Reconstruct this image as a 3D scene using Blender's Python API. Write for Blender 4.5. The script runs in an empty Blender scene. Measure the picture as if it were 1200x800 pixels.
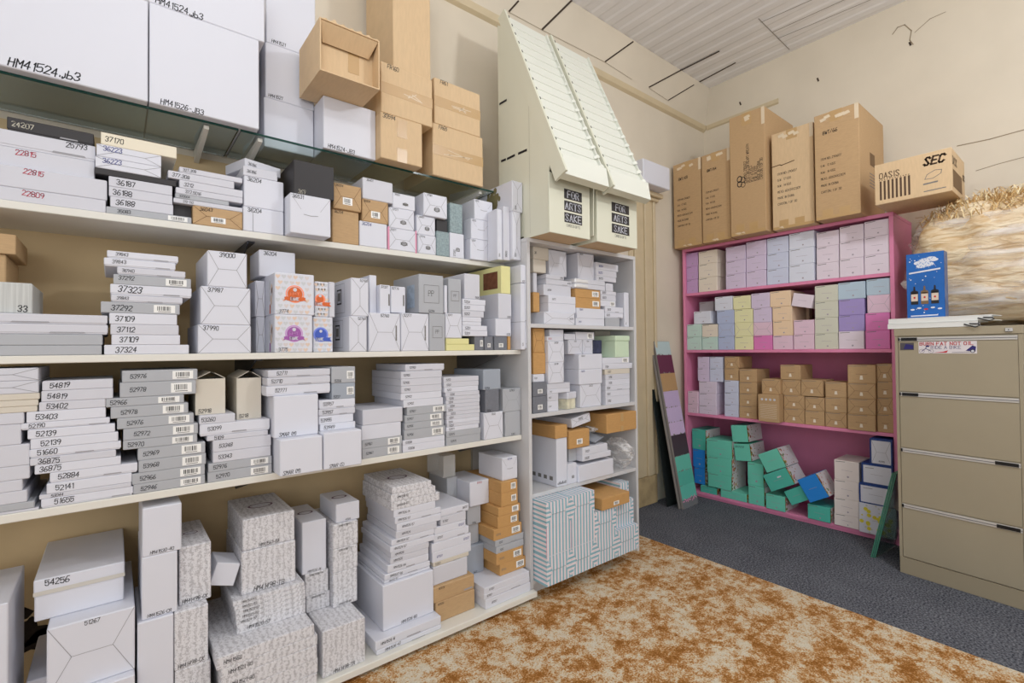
import bpy, bmesh, math, random
from mathutils import Vector, Matrix
random.seed(7)
SC = bpy.context.scene
COL = SC.collection

# ---------------------------------------------------------------- camera
FPX = 572.0
YAW, PITCH, ROLL, EYE = math.radians(50.9), math.radians(0.9), math.radians(-0.6), 1.23
FW = Vector((math.cos(YAW)*math.cos(PITCH), math.sin(YAW)*math.cos(PITCH), math.sin(PITCH)))
r0 = Vector((math.sin(YAW), -math.cos(YAW), 0.0)); u0 = r0.cross(FW)
RT = math.cos(ROLL)*r0 + math.sin(ROLL)*u0
UPV = math.cos(ROLL)*u0 - math.sin(ROLL)*r0
EYEP = Vector((0, 0, EYE))
cam_data = bpy.data.cameras.new('camera')
cam = bpy.data.objects.new('camera', cam_data); COL.objects.link(cam)
cam_data.sensor_width = 36.0
cam_data.lens = FPX/1200*36.0
cam_data.clip_start = 0.02
cam.matrix_world = Matrix(((RT.x, UPV.x, -FW.x, 0), (RT.y, UPV.y, -FW.y, 0), (RT.z, UPV.z, -FW.z, EYE), (0, 0, 0, 1)))
SC.camera = cam

# ---------------------------------------------------------------- light and exposure
SC.view_settings.view_transform = 'Standard'
SC.view_settings.look = 'None'
SC.view_settings.exposure = 0.05
SC.view_settings.gamma = 1.0
SC.view_settings.use_curve_mapping = False
world = bpy.data.worlds.new('world'); SC.world = world
world.use_nodes = True
world.node_tree.nodes['Background'].inputs['Color'].default_value = (1.0, 0.975, 0.95, 1)
world.node_tree.nodes['Background'].inputs['Strength'].default_value = 0.72

def area_lamp(name, loc, target, size, size_y, power, color):
    d = bpy.data.lights.new(name, 'AREA'); d.shape = 'RECTANGLE'
    d.size, d.size_y, d.energy, d.color = size, size_y, power, color
    o = bpy.data.objects.new(name, d); COL.objects.link(o)
    o.location = loc
    o.rotation_euler = (Vector(target)-Vector(loc)).to_track_quat('-Z', 'Y').to_euler()
    return o
def bulb(name, loc, power, color, r=0.09):
    d = bpy.data.lights.new(name, 'POINT'); d.energy, d.color, d.shadow_soft_size = power, color, r
    o = bpy.data.objects.new(name, d); COL.objects.link(o); o.location = loc
bulb('ceiling_lamp', (0.10, 0.55, 2.9), 17, (0.96, 0.98, 1.0))
bulb('ceiling_lamp', (2.15, -0.35, 2.95), 58, (0.96, 0.98, 1.0))
area_lamp('soft_fill', (-1.6, -2.2, 1.9), (2.0, 1.6, 1.1), 2.4, 1.8, 40, (0.95, 0.98, 1.0))  # unseen soft fill added behind the camera

# ---------------------------------------------------------------- pixel -> world on a real plane (1200x800 frame)
def ray(u, v): return (u-600)/FPX*RT + (400-v)/FPX*UPV + FW
def at(u, v, ax, val):
    d = ray(u, v); t = (val-EYEP[ax])/d[ax]
    return EYEP + t*d

# ---------------------------------------------------------------- materials
MATS = {}
def nt(name):
    m = bpy.data.materials.new(name); m.use_nodes = True
    t = m.node_tree; b = t.nodes['Principled BSDF']
    return m, t, b
def mat(name, col, rough=0.6, noise=0.0, scale=30, metal=0.0, spec=0.4, bump=0.0, stretch=None, alpha=None):
    if name in MATS: return MATS[name]
    m, t, b = nt(name)
    b.inputs['Roughness'].default_value = rough
    b.inputs['Metallic'].default_value = metal
    b.inputs['Specular IOR Level'].default_value = spec
    b.inputs['Base Color'].default_value = (*col, 1)
    if noise or bump:
        tc = t.nodes.new('ShaderNodeTexCoord'); n = t.nodes.new('ShaderNodeTexNoise')
        n.inputs['Scale'].default_value = scale; n.inputs['Detail'].default_value = 5
        src = tc.outputs['Object']
        if stretch:
            mp = t.nodes.new('ShaderNodeMapping'); mp.inputs['Scale'].default_value = stretch
            t.links.new(src, mp.inputs['Vector']); src = mp.outputs['Vector']
        t.links.new(src, n.inputs['Vector'])
        if noise:
            r = t.nodes.new('ShaderNodeValToRGB')
            r.color_ramp.elements[0].position = 0.3; r.color_ramp.elements[1].position = 0.7
            r.color_ramp.elements[0].color = (*[max(0, c*(1-noise)) for c in col], 1)
            r.color_ramp.elements[1].color = (*[min(1, c*(1+noise*0.6)) for c in col], 1)
            t.links.new(n.outputs['Fac'], r.inputs['Fac']); t.links.new(r.outputs['Color'], b.inputs['Base Color'])
        if bump:
            bp = t.nodes.new('ShaderNodeBump'); bp.inputs['Strength'].default_value = bump; bp.inputs['Distance'].default_value = 0.004
            t.links.new(n.outputs['Fac'], bp.inputs['Height']); t.links.new(bp.outputs['Normal'], b.inputs['Normal'])
    MATS[name] = m
    return m
def srgb(r, g, b):
    f = lambda c: (c/255/12.92) if c/255 <= 0.04045 else ((c/255+0.055)/1.055)**2.4
    return (f(r), f(g), f(b))
def damask():
    m, t, b = nt('damask card'); b.inputs['Roughness'].default_value = 0.72
    tc = t.nodes.new('ShaderNodeTexCoord')
    v = t.nodes.new('ShaderNodeTexVoronoi'); v.inputs['Scale'].default_value = 190; v.feature = 'DISTANCE_TO_EDGE'
    n = t.nodes.new('ShaderNodeTexNoise'); n.inputs['Scale'].default_value = 140; n.inputs['Detail'].default_value = 2
    w = t.nodes.new('ShaderNodeTexWave'); w.inputs['Scale'].default_value = 16; w.inputs['Distortion'].default_value = 5; w.inputs['Detail Scale'].default_value = 3
    for k in (v, n, w): t.links.new(tc.outputs['Object'], k.inputs['Vector'])
    a = t.nodes.new('ShaderNodeMath'); a.operation = 'MULTIPLY_ADD'; a.inputs[1].default_value = 0.9
    t.links.new(v.outputs['Distance'], a.inputs[0]); t.links.new(n.outputs['Fac'], a.inputs[2])
    a2 = t.nodes.new('ShaderNodeMath'); a2.operation = 'MULTIPLY_ADD'; a2.inputs[1].default_value = 0.25
    t.links.new(w.outputs['Fac'], a2.inputs[0]); t.links.new(a.outputs[0], a2.inputs[2])
    r = t.nodes.new('ShaderNodeValToRGB')
    r.color_ramp.elements[0].position = 0.70; r.color_ramp.elements[1].position = 0.92
    r.color_ramp.elements[0].color = (*srgb(222, 222, 227), 1); r.color_ramp.elements[1].color = (*srgb(184, 183, 188), 1)
    t.links.new(a2.outputs[0], r.inputs['Fac']); t.links.new(r.outputs['Color'], b.inputs['Base Color'])
    return m
def stripes(name, axis):
    m, t, b = nt(name); b.inputs['Roughness'].default_value = 0.5
    tc = t.nodes.new('ShaderNodeTexCoord'); s = t.nodes.new('ShaderNodeSeparateXYZ')
    t.links.new(tc.outputs['Object'], s.inputs[0])
    k = t.nodes.new('ShaderNodeMath'); k.operation = 'MULTIPLY'; k.inputs[1].default_value = 1/0.0225
    t.links.new(s.outputs[axis], k.inputs[0])
    f = t.nodes.new('ShaderNodeMath'); f.operation = 'FRACT'; t.links.new(k.outputs[0], f.inputs[0])
    r = t.nodes.new('ShaderNodeValToRGB'); r.color_ramp.interpolation = 'CONSTANT'
    e = r.color_ramp.elements
    e[0].position = 0; e[0].color = (*srgb(140, 182, 198), 1)
    e[1].position = 0.5; e[1].color = (*srgb(238, 236, 240), 1)
    q = e.new(0.68); q.color = (*srgb(230, 202, 212), 1)
    q = e.new(0.84); q.color = (*srgb(238, 236, 240), 1)
    t.links.new(f.outputs[0], r.inputs['Fac']); t.links.new(r.outputs['Color'], b.inputs['Base Color'])
    return m
def sheer(name, col, alpha, rough=0.15):
    m, t, b = nt(name)
    b.inputs['Base Color'].default_value = (*col, 1); b.inputs['Roughness'].default_value = rough
    b.inputs['Alpha'].default_value = alpha
    return m
W = mat('white card', srgb(208, 209, 218), 0.55)
W2 = mat('bright white card', srgb(218, 220, 230), 0.5)
CR = mat('cream card', srgb(232, 224, 204), 0.6)
G = mat('silver grey card', srgb(176, 179, 185), 0.45)
DG = mat('slate grey card', srgb(118, 121, 130), 0.55, noise=0.08, scale=80)
BG = mat('blue grey card', srgb(160, 168, 180), 0.5)
SV = mat('silver ribbed card', srgb(196, 198, 196), 0.4, noise=0.18, scale=6, stretch=(30, 1, 1))
K = mat('black card', srgb(52, 50, 52), 0.5)
B = mat('kraft card', srgb(190, 158, 118), 0.7, noise=0.07, scale=40, stretch=(1, 1, 6))
BT = mat('pale kraft card', srgb(212, 184, 146), 0.7, noise=0.05, scale=22, stretch=(5, 1, 1))
BO = mat('orange kraft card', srgb(196, 152, 96), 0.7, noise=0.07, scale=40, stretch=(1, 1, 6))
P = damask()
TEALP = mat('speckled teal card', srgb(146, 164, 168), 0.5, noise=0.25, scale=120)
IV = mat('pale ivory card', srgb(212, 205, 192), 0.6)
YE = mat('pale yellow card', srgb(226, 222, 160), 0.5)
INK = mat('marker ink', (0.012, 0.012, 0.016), 0.5)
RED = mat('red ink', srgb(190, 40, 70), 0.5)
BLU = mat('blue ink', srgb(50, 60, 140), 0.5)
WINK = mat('pale ink', srgb(200, 196, 180), 0.5)
FNT = mat('faint grey print', srgb(120, 118, 116), 0.6)
CRS = mat('fold crease', srgb(158, 158, 164), 0.7)
CRK = mat('kraft fold crease', srgb(118, 88, 58), 0.8)
STK = mat('sticker paper', srgb(242, 242, 240), 0.4)
TAPE = mat('brown packing tape', srgb(190, 156, 108), 0.3, spec=0.6)
CTAPE = mat('shiny clear tape', srgb(224, 206, 178), 0.08, spec=0.9)
PINKE = mat('pink edge print', srgb(226, 150, 178), 0.5)

XS = 0.72      # width of a letter against its height
# ---------------------------------------------------------------- mesh collector
class MB:
    def __init__(s): s.v, s.f, s.m, s.mats = [], [], [], []
    def mi(s, m):
        if m not in s.mats: s.mats.append(m)
        return s.mats.index(m)
    def poly(s, pts, m):
        b = len(s.v); s.v += [tuple(p) for p in pts]; s.f.append(tuple(range(b, b+len(pts)))); s.m.append(s.mi(m))
    def box(s, x0, x1, y0, y1, z0, z1, m, c=0.0):
        if c <= 0:
            b = len(s.v)
            s.v += [(x, y, z) for z in (z0, z1) for y in (y0, y1) for x in (x0, x1)]
            for q in ((0, 2, 3, 1), (4, 5, 7, 6), (0, 1, 5, 4), (2, 6, 7, 3), (0, 4, 6, 2), (1, 3, 7, 5)):
                s.f.append(tuple(b+i for i in q)); s.m.append(s.mi(m))
            return
        c = min(c, (x1-x0)/3, (y1-y0)/3, (z1-z0)/3)
        X, Y, Z = (x0, x1), (y0, y1), (z0, z1); b = len(s.v); idx = {}
        for i in (0, 1):
            for j in (0, 1):
                for k in (0, 1):
                    cx, cy, cz = X[i], Y[j], Z[k]; ix = c if i == 0 else -c; iy = c if j == 0 else -c; iz = c if k == 0 else -c
                    for a, p in enumerate(((cx, cy+iy, cz+iz), (cx+ix, cy, cz+iz), (cx+ix, cy+iy, cz))):
                        idx[(i, j, k, a)] = len(s.v); s.v.append(p)
        M = s.mi(m)
        def F(*q): s.f.append(tuple(idx[t] for t in q)); s.m.append(M)
        F((0,0,0,0), (0,0,1,0), (0,1,1,0), (0,1,0,0)); F((1,0,0,0), (1,1,0,0), (1,1,1,0), (1,0,1,0))
        F((0,0,0,1), (1,0,0,1), (1,0,1,1), (0,0,1,1)); F((0,1,0,1), (0,1,1,1), (1,1,1,1), (1,1,0,1))
        F((0,0,0,2), (0,1,0,2), (1,1,0,2), (1,0,0,2)); F((0,0,1,2), (1,0,1,2), (1,1,1,2), (0,1,1,2))
        for k in (0, 1):
            for j in (0, 1): F((0,j,k,1), (0,j,k,2), (1,j,k,2), (1,j,k,1))
            for i in (0, 1): F((i,0,k,0), (i,0,k,2), (i,1,k,2), (i,1,k,0))
        for i in (0, 1):
            for j in (0, 1): F((i,j,0,0), (i,j,0,1), (i,j,1,1), (i,j,1,0))
        for i in (0, 1):
            for j in (0, 1):
                for k in (0, 1): F((i,j,k,0), (i,j,k,1), (i,j,k,2))
    def prism(s, pts, off, m):
        """a polygon swept by the vector off"""
        n = len(pts); b = len(s.v); off = Vector(off)
        s.v += [tuple(p) for p in pts] + [tuple(Vector(p)+off) for p in pts]
        s.f += [tuple(range(b, b+n)), tuple(range(b+2*n-1, b+n-1, -1))]; s.m += [s.mi(m)]*2
        for i in range(n):
            j = (i+1) % n; s.f.append((b+i, b+n+i, b+n+j, b+j)); s.m.append(s.mi(m))
    def tube(s, pts, r, m, n=6, cap=True):
        pts = [Vector(p) for p in pts]; rings = []; M = s.mi(m)
        for i, p in enumerate(pts):
            d = (pts[min(i+1, len(pts)-1)]-pts[max(i-1, 0)]).normalized()
            a = d.cross(Vector((0, 0, 1)) if abs(d.z) < 0.9 else Vector((1, 0, 0))).normalized(); c = d.cross(a)
            rr = r[i] if isinstance(r, (list, tuple)) else r
            rings.append(len(s.v))
            for k in range(n):
                t = 2*math.pi*k/n; s.v.append(tuple(p+rr*(math.cos(t)*a+math.sin(t)*c)))
        for i in range(len(pts)-1):
            for k in range(n):
                q = (k+1) % n
                s.f.append((rings[i]+k, rings[i]+q, rings[i+1]+q, rings[i+1]+k)); s.m.append(M)
        if cap:
            s.f.append(tuple(rings[0]+k for k in range(n))); s.m.append(M)
            s.f.append(tuple(rings[-1]+k for k in reversed(range(n)))); s.m.append(M)
    def disc(s, c, ax, ay, r, m, n=20, r0=0.0):
        c, ax, ay = Vector(c), Vector(ax), Vector(ay)
        P_ = lambda t, q: c+q*(math.cos(t)*ax+math.sin(t)*ay)
        if r0 <= 0: s.poly([P_(2*math.pi*k/n, r) for k in range(n)], m); return
        for k in range(n):
            t, q = 2*math.pi*k/n, 2*math.pi*(k+1)/n
            s.poly([P_(t, r0), P_(q, r0), P_(q, r), P_(t, r)], m)
    def line(s, p, q, w, m, nrm):
        p, q, nrm = Vector(p), Vector(q), Vector(nrm)
        d = (q-p)
        if d.length < 1e-6: return
        d.normalize(); a = d.cross(nrm).normalized()*w/2; e = d*w/2
        s.poly([p-e-a, q+e-a, q+e+a, p-e+a], m)
    def text(s, txt, org, ax, ay, size, m, wd=None, jit=0.25, slant=0.0, serif=False, gap=1.6, xs=None):
        """handwriting or printed letters as thin ribbons: org is the lower-left corner, ax along the line, ay up"""
        org, ax, ay = Vector(org), Vector(ax).normalized(), Vector(ay).normalized(); nrm = ax.cross(ay)
        u = size/6; wd = wd or size*0.125; x = 0.0; ux = u*(xs or XS)
        for ch in txt:
            g = GLYPH.get(ch)
            if g is None: x += 3; continue
            wmax = max(int(st[i]) for st in g for i in range(0, len(st), 2))
            dy = random.uniform(-jit, jit)*1.2
            for st in g:
                pp = []
                for i in range(0, len(st), 2):
                    gx = x+int(st[i])+random.uniform(-jit, jit); gy = int(st[i+1])+dy+random.uniform(-jit, jit)
                    pp.append(org+ax*(ux*gx+u*slant*gy)+ay*u*gy)
                for a, b in zip(pp, pp[1:]): s.line(a, b, wd, m, nrm)
                if serif:
                    for e in (pp[0], pp[-1]): s.line(e-ax*u*0.75, e+ax*u*0.75, wd*0.5, m, nrm)
            x += wmax+gap
        return x*ux
    def build(s, name, parent=None, loc=None, rz=0.0, bevel=None):
        me = bpy.data.meshes.new(name); me.from_pydata(s.v, [], s.f)
        for m in s.mats: me.materials.append(m)
        me.polygons.foreach_set('material_index', s.m)
        me.update()
        o = bpy.data.objects.new(name, me); COL.objects.link(o)
        if parent: o.parent = parent
        if loc is not None: o.location = loc
        if rz: o.rotation_euler = (0, 0, rz)
        return o
def textw(txt, size, gap=1.6, xs=None):
    u = size/6; x = 0
    for ch in txt:
        g = GLYPH.get(ch)
        x += 3 if g is None else max(int(st[i]) for st in g for i in range(0, len(st), 2))+gap
    return x*u*(xs or XS)
GLYPH = {k: v.split() for k, v in {
'0': '103041453616050110', '1': '152620', '2': '05163645440040', '3': '0516364544234241301001', '4': '30360242',
'5': '460603344341301001', '6': '46260301103041423302', '7': '064610', '8': '13040516364544330201103041423313', '9': '44331304051636454320',
'A': '002640 1232', 'B': '00063645443303 3342413000', 'C': '4536160501103041', 'D': '00062644422000', 'E': '46060040 0333', 'F': '460600 0333',
'G': '45361605011030414323', 'H': '0006 4046 0343', 'I': '1016', 'J': '4641301001', 'K': '0006 460340', 'L': '060040', 'M': '0006234640',
'N': '00064046', 'O': '103041453616050110', 'P': '00063645443303', 'Q': '103041453616050110 2240', 'R': '00063645443303 2340', 'S': '45361605143241301001',
'T': '0646 2620', 'U': '0601103041 4146', 'V': '062046', 'W': '0610243046', 'X': '0046 0640', 'Y': '062346 2320', 'Z': '06460040',
'j': '2421100001', 'b': '0600304142330 3'.replace(' ', ''), '-': '1333', '.': '1011', ':': '1011 1314', '/': '0046', '(': '2615112 0'.replace(' ', ''), ')': '06152110'[:8], '&': '40051636120110304 2'.replace(' ', ''), '!': '1612 1011'}.items()}
GLYPH['b'] = ['06003041423303']

# ---------------------------------------------------------------- objects
def tag(o, label=None, cat=None, group=None, kind=None):
    if label: o['label'] = label
    if cat: o['category'] = cat
    if group: o['group'] = group
    if kind: o['kind'] = kind
    return o
def empty(name, loc, rz=0.0, label=None, cat=None, group=None):
    o = bpy.data.objects.new(name, None); COL.objects.link(o); o.empty_display_size = 0.05
    o.location = loc; o.rotation_euler = (0, 0, rz)
    return tag(o, label, cat, group)
def struct(o): o['kind'] = 'structure'; return o

# ---------------------------------------------------------------- room
YW, XW, ZC = 2.34, 4.2, 3.585
# ---------------------------------------------------------------- boxes
MATC = {'w': W, 'W': W2, 'c': CR, 'i': IV, 'g': G, 'd': DG, 'q': BG, 'x': K, 'b': B, 'B': BT, 'o': BO, 'p': P, 'y': YE, 't': TEALP, 'v': SV}
WORD = {'w': 'white', 'W': 'white', 'c': 'cream', 'i': 'pale', 'g': 'silver-grey', 'd': 'dark grey', 'q': 'blue-grey', 'x': 'black', 'b': 'brown', 'B': 'brown',
        'o': 'brown', 'p': 'patterned', 'y': 'yellow', 't': 'teal', 'v': 'silver'}
SURF = []      # supports: (x0, x1, y0, y1, z)
BOXES = []     # (lo, hi, name)
WALLS = []     # shelf boards and side panels, kept clear of
LOG = []
def fold_lines(mb, x0, x1, z0, z1, y, m, vert=False, wd=0.0015):
    """the closed crash-lock flaps on a box end"""
    n = (0, -1, 0); w, h = x1-x0, z1-z0
    q = lambda a, b: (x0+a*w, y, z0+b*h)
    if vert:
        A, C = q(.5, .27), q(.5, .73)
        L = ((q(0, 0), A), (q(1, 0), A), (q(0, 1), C), (q(1, 1), C), (A, C))
    else:
        A, C = q(.26, .5), q(.74, .5)
        L = ((q(0, 1), A), (q(0, 0), A), (q(1, 1), C), (q(1, 0), C), (A, C))
    for p, r in L: mb.line(p, r, wd, m, n)
def barcode(parent, x0, x1, z0, z1, y):
    s = MB(); s.box(x0, x1, y-0.0007, y, z0, z1, STK)
    w, h = x1-x0, z1-z0; x = x0+w*.16
    while x < x1-w*.2:
        b = random.choice((.02, .03, .05))*w
        s.poly([(x, y-.0009, z0+h*.28), (x+b, y-.0009, z0+h*.28), (x+b, y-.0009, z1-h*.16), (x, y-.0009, z1-h*.16)], INK)
        x += b+random.choice((.025, .04))*w
    s.poly([(x0+w*.2, y-.0009, z0+h*.1), (x1-w*.2, y-.0009, z0+h*.1), (x1-w*.2, y-.0009, z0+h*.18), (x0+w*.2, y-.0009, z0+h*.18)], FNT)
    return s.build('barcode_label', parent)
def carton(name, w, d, h, loc, rz, style, txt='', tp=None, ts=None, tm=None, extra=None, m=None):
    code, _, fl = style.partition('.')
    M = m or MATC[code[0]]; kraft = code[0] in 'bBo'
    c = min(0.0028 if h > .06 else .0018, h*.12)
    yf = -d/2
    body, lid = MB(), None
    if 'l' in fl and h > .008:
        z = h*(.62 if 'k' in fl else .14)
        body.box(-w/2+.0016, w/2-.0016, yf+.0016, d/2-.0016, 0, h-.002, M, c)
        lid = MB(); lid.box(-w/2, w/2, yf, d/2, z, h, M, c)
        if 'k' not in fl and w > .12:      # thumb notch in the front lip
            a = random.uniform(-.1, .25)*w
            lid.poly([(a, yf-.0004, z), (a+w*.22, yf-.0004, z), (a+w*.21, yf-.0004, z+h*.1), (a+w*.01, yf-.0004, z+h*.1)], CRS)
    else:
        body.box(-w/2, w/2, yf, d/2, 0, h, M, c)
    F = lid or body; zl = (h*.62 if 'k' in fl else h*.14) if lid else 0
    y = yf-.0005
    if 'F' in fl: fold_lines(body if not lid else lid, -w/2+.002, w/2-.002, zl+.002, h-.002, y, CRK if kraft else CRS)
    if 'V' in fl: fold_lines(F, -w/2+.002, w/2-.002, zl+.002, h-.002, y, CRK if kraft else CRS, True)
    if 'S' in fl:
        F.line((-w*.17, y, h*.5), (0, y, h*.48), .0024, CRS, (0, -1, 0)); F.line((0, y, h*.48), (w*.17, y, h*.5), .0024, CRS, (0, -1, 0))
        for sx in (-1, 1): F.line((sx*w*.48, y, h*.97), (sx*w*.24, y, h*.62), .0011, CRS, (0, -1, 0))
    if txt:
        s = (ts or min(.0145, (h-zl)*.6))*.8; s = min(s, (h-zl)*.66)
        tw = textw(txt, s)
        if tw > w*.92: s *= w*.92/tw; tw = w*.92
        p = tp or 'l'
        z = h-.004-s if 't' in p else .005+zl if 'b' in p else zl+(h-zl-s)*.5
        x = -w/2+.05*w+random.uniform(0, .09)*w if 'l' in p else (w/2-tw-.05*w if 'r' in p else -tw/2)
        if 'o' in p: x = 0
        mi = {'r': RED, 'b': BLU, 'w': WINK, 'f': FNT}.get(tm, WINK if code[0] == 'x' else INK)
        if 'u' in p:     # written upright, reading upwards
            F.text(txt, (-w/2+.25*w+s, y, h*.06), (0, 0, 1), (-1, 0, 0), s, mi)
        else: F.text(txt, (x, y, z), (1, random.uniform(-.0, .0), random.uniform(-.04, .04)), (0, 0, 1), s, mi, slant=random.uniform(.02, .2))
    if code[0] == 'p' and 'R' in fl:      # printed oval ring on the top
        for r0_, r1_ in ((.82, 1.0), (0, .62)):
            n_ = 22
            for k in range(n_):
                t0, t1 = 2*math.pi*k/n_, 2*math.pi*(k+1)/n_
                R_ = min(w, d)*.17
                pt = lambda t, q: (1.5*R_*q*math.cos(t), -.02*d+R_*q*math.sin(t), h+.0005)
                body.poly([pt(t0, r0_), pt(t1, r0_), pt(t1, r1_), pt(t0, r1_)], mat('plum print', srgb(96, 62, 92), .5) if r0_ else W)
    if extra: extra(body, lid, w, d, h, y)
    o = body.build(name, None, loc, rz)
    if lid: lid.build('lid', o)
    if 's' in fl:
        sw, sh = min(.055, w*.3), min(.03, h*.72)
        barcode(o, w/2-sw-.012 if w > .1 else w/2-sw-.006, w/2-.012 if w > .1 else w/2-.006, (h-sh)*.5, (h+sh)*.5, yf)
    if 'm' in fl:
        sw, sh = min(.045, w*.34), min(.03, h*.3)
        barcode(o, -sw/2, sw/2, h*.2, h*.2+sh, yf)
    if 'T' in fl or 'v' in fl:
        t = MB(); tw_ = .048 if min(w, h) > .15 else min(w, h)*.22
        if 'T' in fl:
            zc = h*.5; t.box(-w/2-.0006, w/2+.0006, yf-.0006, yf, zc-tw_/2, zc+tw_/2, TAPE)
            for a in range(4): t.line((random.uniform(-.3, .3)*w, yf-.0008, zc+random.uniform(-.3, .3)*tw_), (random.uniform(-.3, .3)*w, yf-.0008, zc+random.uniform(-.3, .3)*tw_), .003, CTAPE, (0, -1, 0))
        else:
            t.box(-tw_/2, tw_/2, yf-.0006, yf, h*.55, h*.97, TAPE); t.build('packing_tape', o)
            t = MB(); t.box(-tw_/2, tw_/2, yf-.0006, yf, -.0003, h*.3, TAPE)
        t.build('packing_tape', o)
    return o
def reg(lo, hi, name): BOXES.append((lo, hi, name))
def settle(x0, x1, y0, y1, zb, zt, what, tol=.06):
    """rest the box on the shelf or box under it and keep it clear of its neighbours"""
    cand = []
    for a, b, c, e, z in SURF+[(l[0], h_[0], l[1], h_[1], h_[2]) for l, h_, _ in BOXES]:
        ox = min(x1, b)-max(x0, a); oy = min(y1, e)-max(y0, c)
        if ox > .2*min(x1-x0, b-a) and oy > .2*min(y1-y0, e-c) and abs(z-zb) < tol: cand.append(z)
    if cand:
        best = min(cand, key=lambda z: abs(z-zb)); best = max([z for z in cand if z-best < .02] or [best])
    else: LOG.append('unsupported %s z=%.3f' % (what, zb)); best = zb
    zb = best+.0004
    for l, h_, nm in WALLS+BOXES:
        px = min(x1, h_[0])-max(x0, l[0]); py = min(y1, h_[1])-max(y0, l[1]); pz = min(zt, h_[2])-max(zb, l[2])
        if px > 0 and py > 0 and pz > 0.0:
            k = min((px, 'x'), (py, 'y'), (pz*.8 if pz < .02 else 9, 'z'))[1]
            if nm == 'panel':
                # shelf boards cap the height, side panels the width
                if h_[2]-l[2] < .05: zt = min(zt, l[2]-.0006) if l[2] > zb else zt; continue
            if max(px if k == 'x' else 0, py if k == 'y' else 0) > .03: LOG.append('trim %s by %s: %s %.3f' % (what, nm, k, {'x': px, 'y': py, 'z': pz}[k]))
            if k == 'x':
                if x0+x1 < l[0]+h_[0]: x1 = l[0]-.0008
                else: x0 = h_[0]+.0008
            elif k == 'y':
                if y0+y1 < l[1]+h_[1]: y1 = l[1]-.0008
                else: y0 = h_[1]+.0008
            else:
                if zt > h_[2]: zb = h_[2]+.0004
                else: zt = l[2]-.0004
    return x0, x1, y0, y1, zb, max(zt, zb+.006)
def bx(wall, uL, uR, vT, vB, pl, d, style, txt='', label=None, name=None, group=None, ur=None, yaw=0.0, cat='box', tol=.06, free=False, **kw):
    """a box whose front is seen at uL..uR, vT..vB (read at the column ur) on the plane pl of a wall of shelves"""
    ur = uL if ur is None else ur; vm = (vT+vB)/2
    if wall == 'L':
        x0, x1 = at(uL, vm, 1, pl).x, at(uR, vm, 1, pl).x
        zt, zb = at(ur, vT, 1, pl).z, at(ur, vB, 1, pl).z
        y0, y1 = pl, min(pl+d, YW-.014)
    else:
        y1, y0 = at(uL, vm, 0, pl).y, at(uR, vm, 0, pl).y
        zt, zb = at(ur, vT, 0, pl).z, at(ur, vB, 0, pl).z
        x0, x1 = pl, min(pl+d, XW-.03)
    if not free: x0, x1, y0, y1, zb, zt = settle(x0, x1, y0, y1, zb, zt, '%s@%d,%d' % (txt or style, uL, vT), tol)
    w, dd = (x1-x0, y1-y0) if wall == 'L' else (y1-y0, x1-x0)
    h = zt-zb
    if w < .006 or dd < .01: LOG.append('thin %s@%d,%d' % (txt, uL, vT)); w, dd = max(w, .006), max(dd, .01)
    if name is None: name = 'flat_box' if h < .062 and w > 1.6*h else 'carton' if style[0] in 'bBo' else 'gift_box'
    o = carton(name, w, dd, h, ((x0+x1)/2, (y0+y1)/2, zb), (0 if wall == 'L' else -math.pi/2)+math.radians(yaw), style, txt, **kw)
    reg((x0, y0, zb), (x1, y1, zt), o.name)
    tag(o, label, cat, group)
    return o
ORD = ['topmost', 'second', 'third', 'fourth', 'fifth', 'sixth', 'seventh', 'eighth', 'ninth', 'tenth', 'eleventh', 'twelfth', 'thirteenth', 'fourteenth']
def stack(wall, phrase, group, pl, d, ur, vbase, rows, shape='flat box', tol=.06, named=True):
    """rows from the bottom up: (uL, uR, vT, style, text, options)"""
    n = len(rows); vb = vbase; out = []
    for i, r in enumerate(rows):
        uL, uR, vT, st, txt = r[:5]; kw = dict(r[5]) if len(r) > 5 else {}
        k = n-1-i
        pos = 'top of' if k == 0 else 'bottom of' if i == 0 else ORD[k]+' down'
        mk = (' '+txt) if txt and named else ''
        lab = kw.pop('label', None) or '%s %s%s, %s %s' % (WORD[st[0]], kw.pop('shape', shape), mk, pos, phrase)
        kw.pop('shape', None)
        P_ = kw.pop('pl', pl); D_ = kw.pop('d', d)
        if 'yaw' not in kw and n > 3: kw['yaw'] = random.uniform(-.5, .5)
        out.append(bx(wall, uL, uR, vT, vb, P_, D_, st, txt, lab, None, group, ur=kw.pop('ur', ur), tol=tol, **kw))
        vb = vT
    return out
def stackn(*a, **k): return stack(*a, named=False, **k)
def bx_obj(name, x0, x1, y0, y1, z0, z1, m, parent=None, c=0.0):
    s = MB(); s.box(x0, x1, y0, y1, z0, z1, m, c); return s.build(name, parent)
PLAST = mat('cream plaster', srgb(218, 208, 190), 0.75, noise=0.06, scale=2.2, bump=0.25)
SHADE = mat('shade toned plaster', srgb(206, 182, 142), 0.8, noise=0.14, scale=3.0, bump=0.3)  # cream wall plaster with the shade behind the shelves mixed into its colour
TRIM = mat('cream gloss paint', srgb(208, 192, 160), 0.4, noise=0.05, scale=9)
CEIL = mat('white ceiling paint', srgb(238, 238, 240), 0.6, noise=0.05, scale=3)
DARK = mat('dark gap', srgb(70, 58, 48), 0.9)
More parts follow.
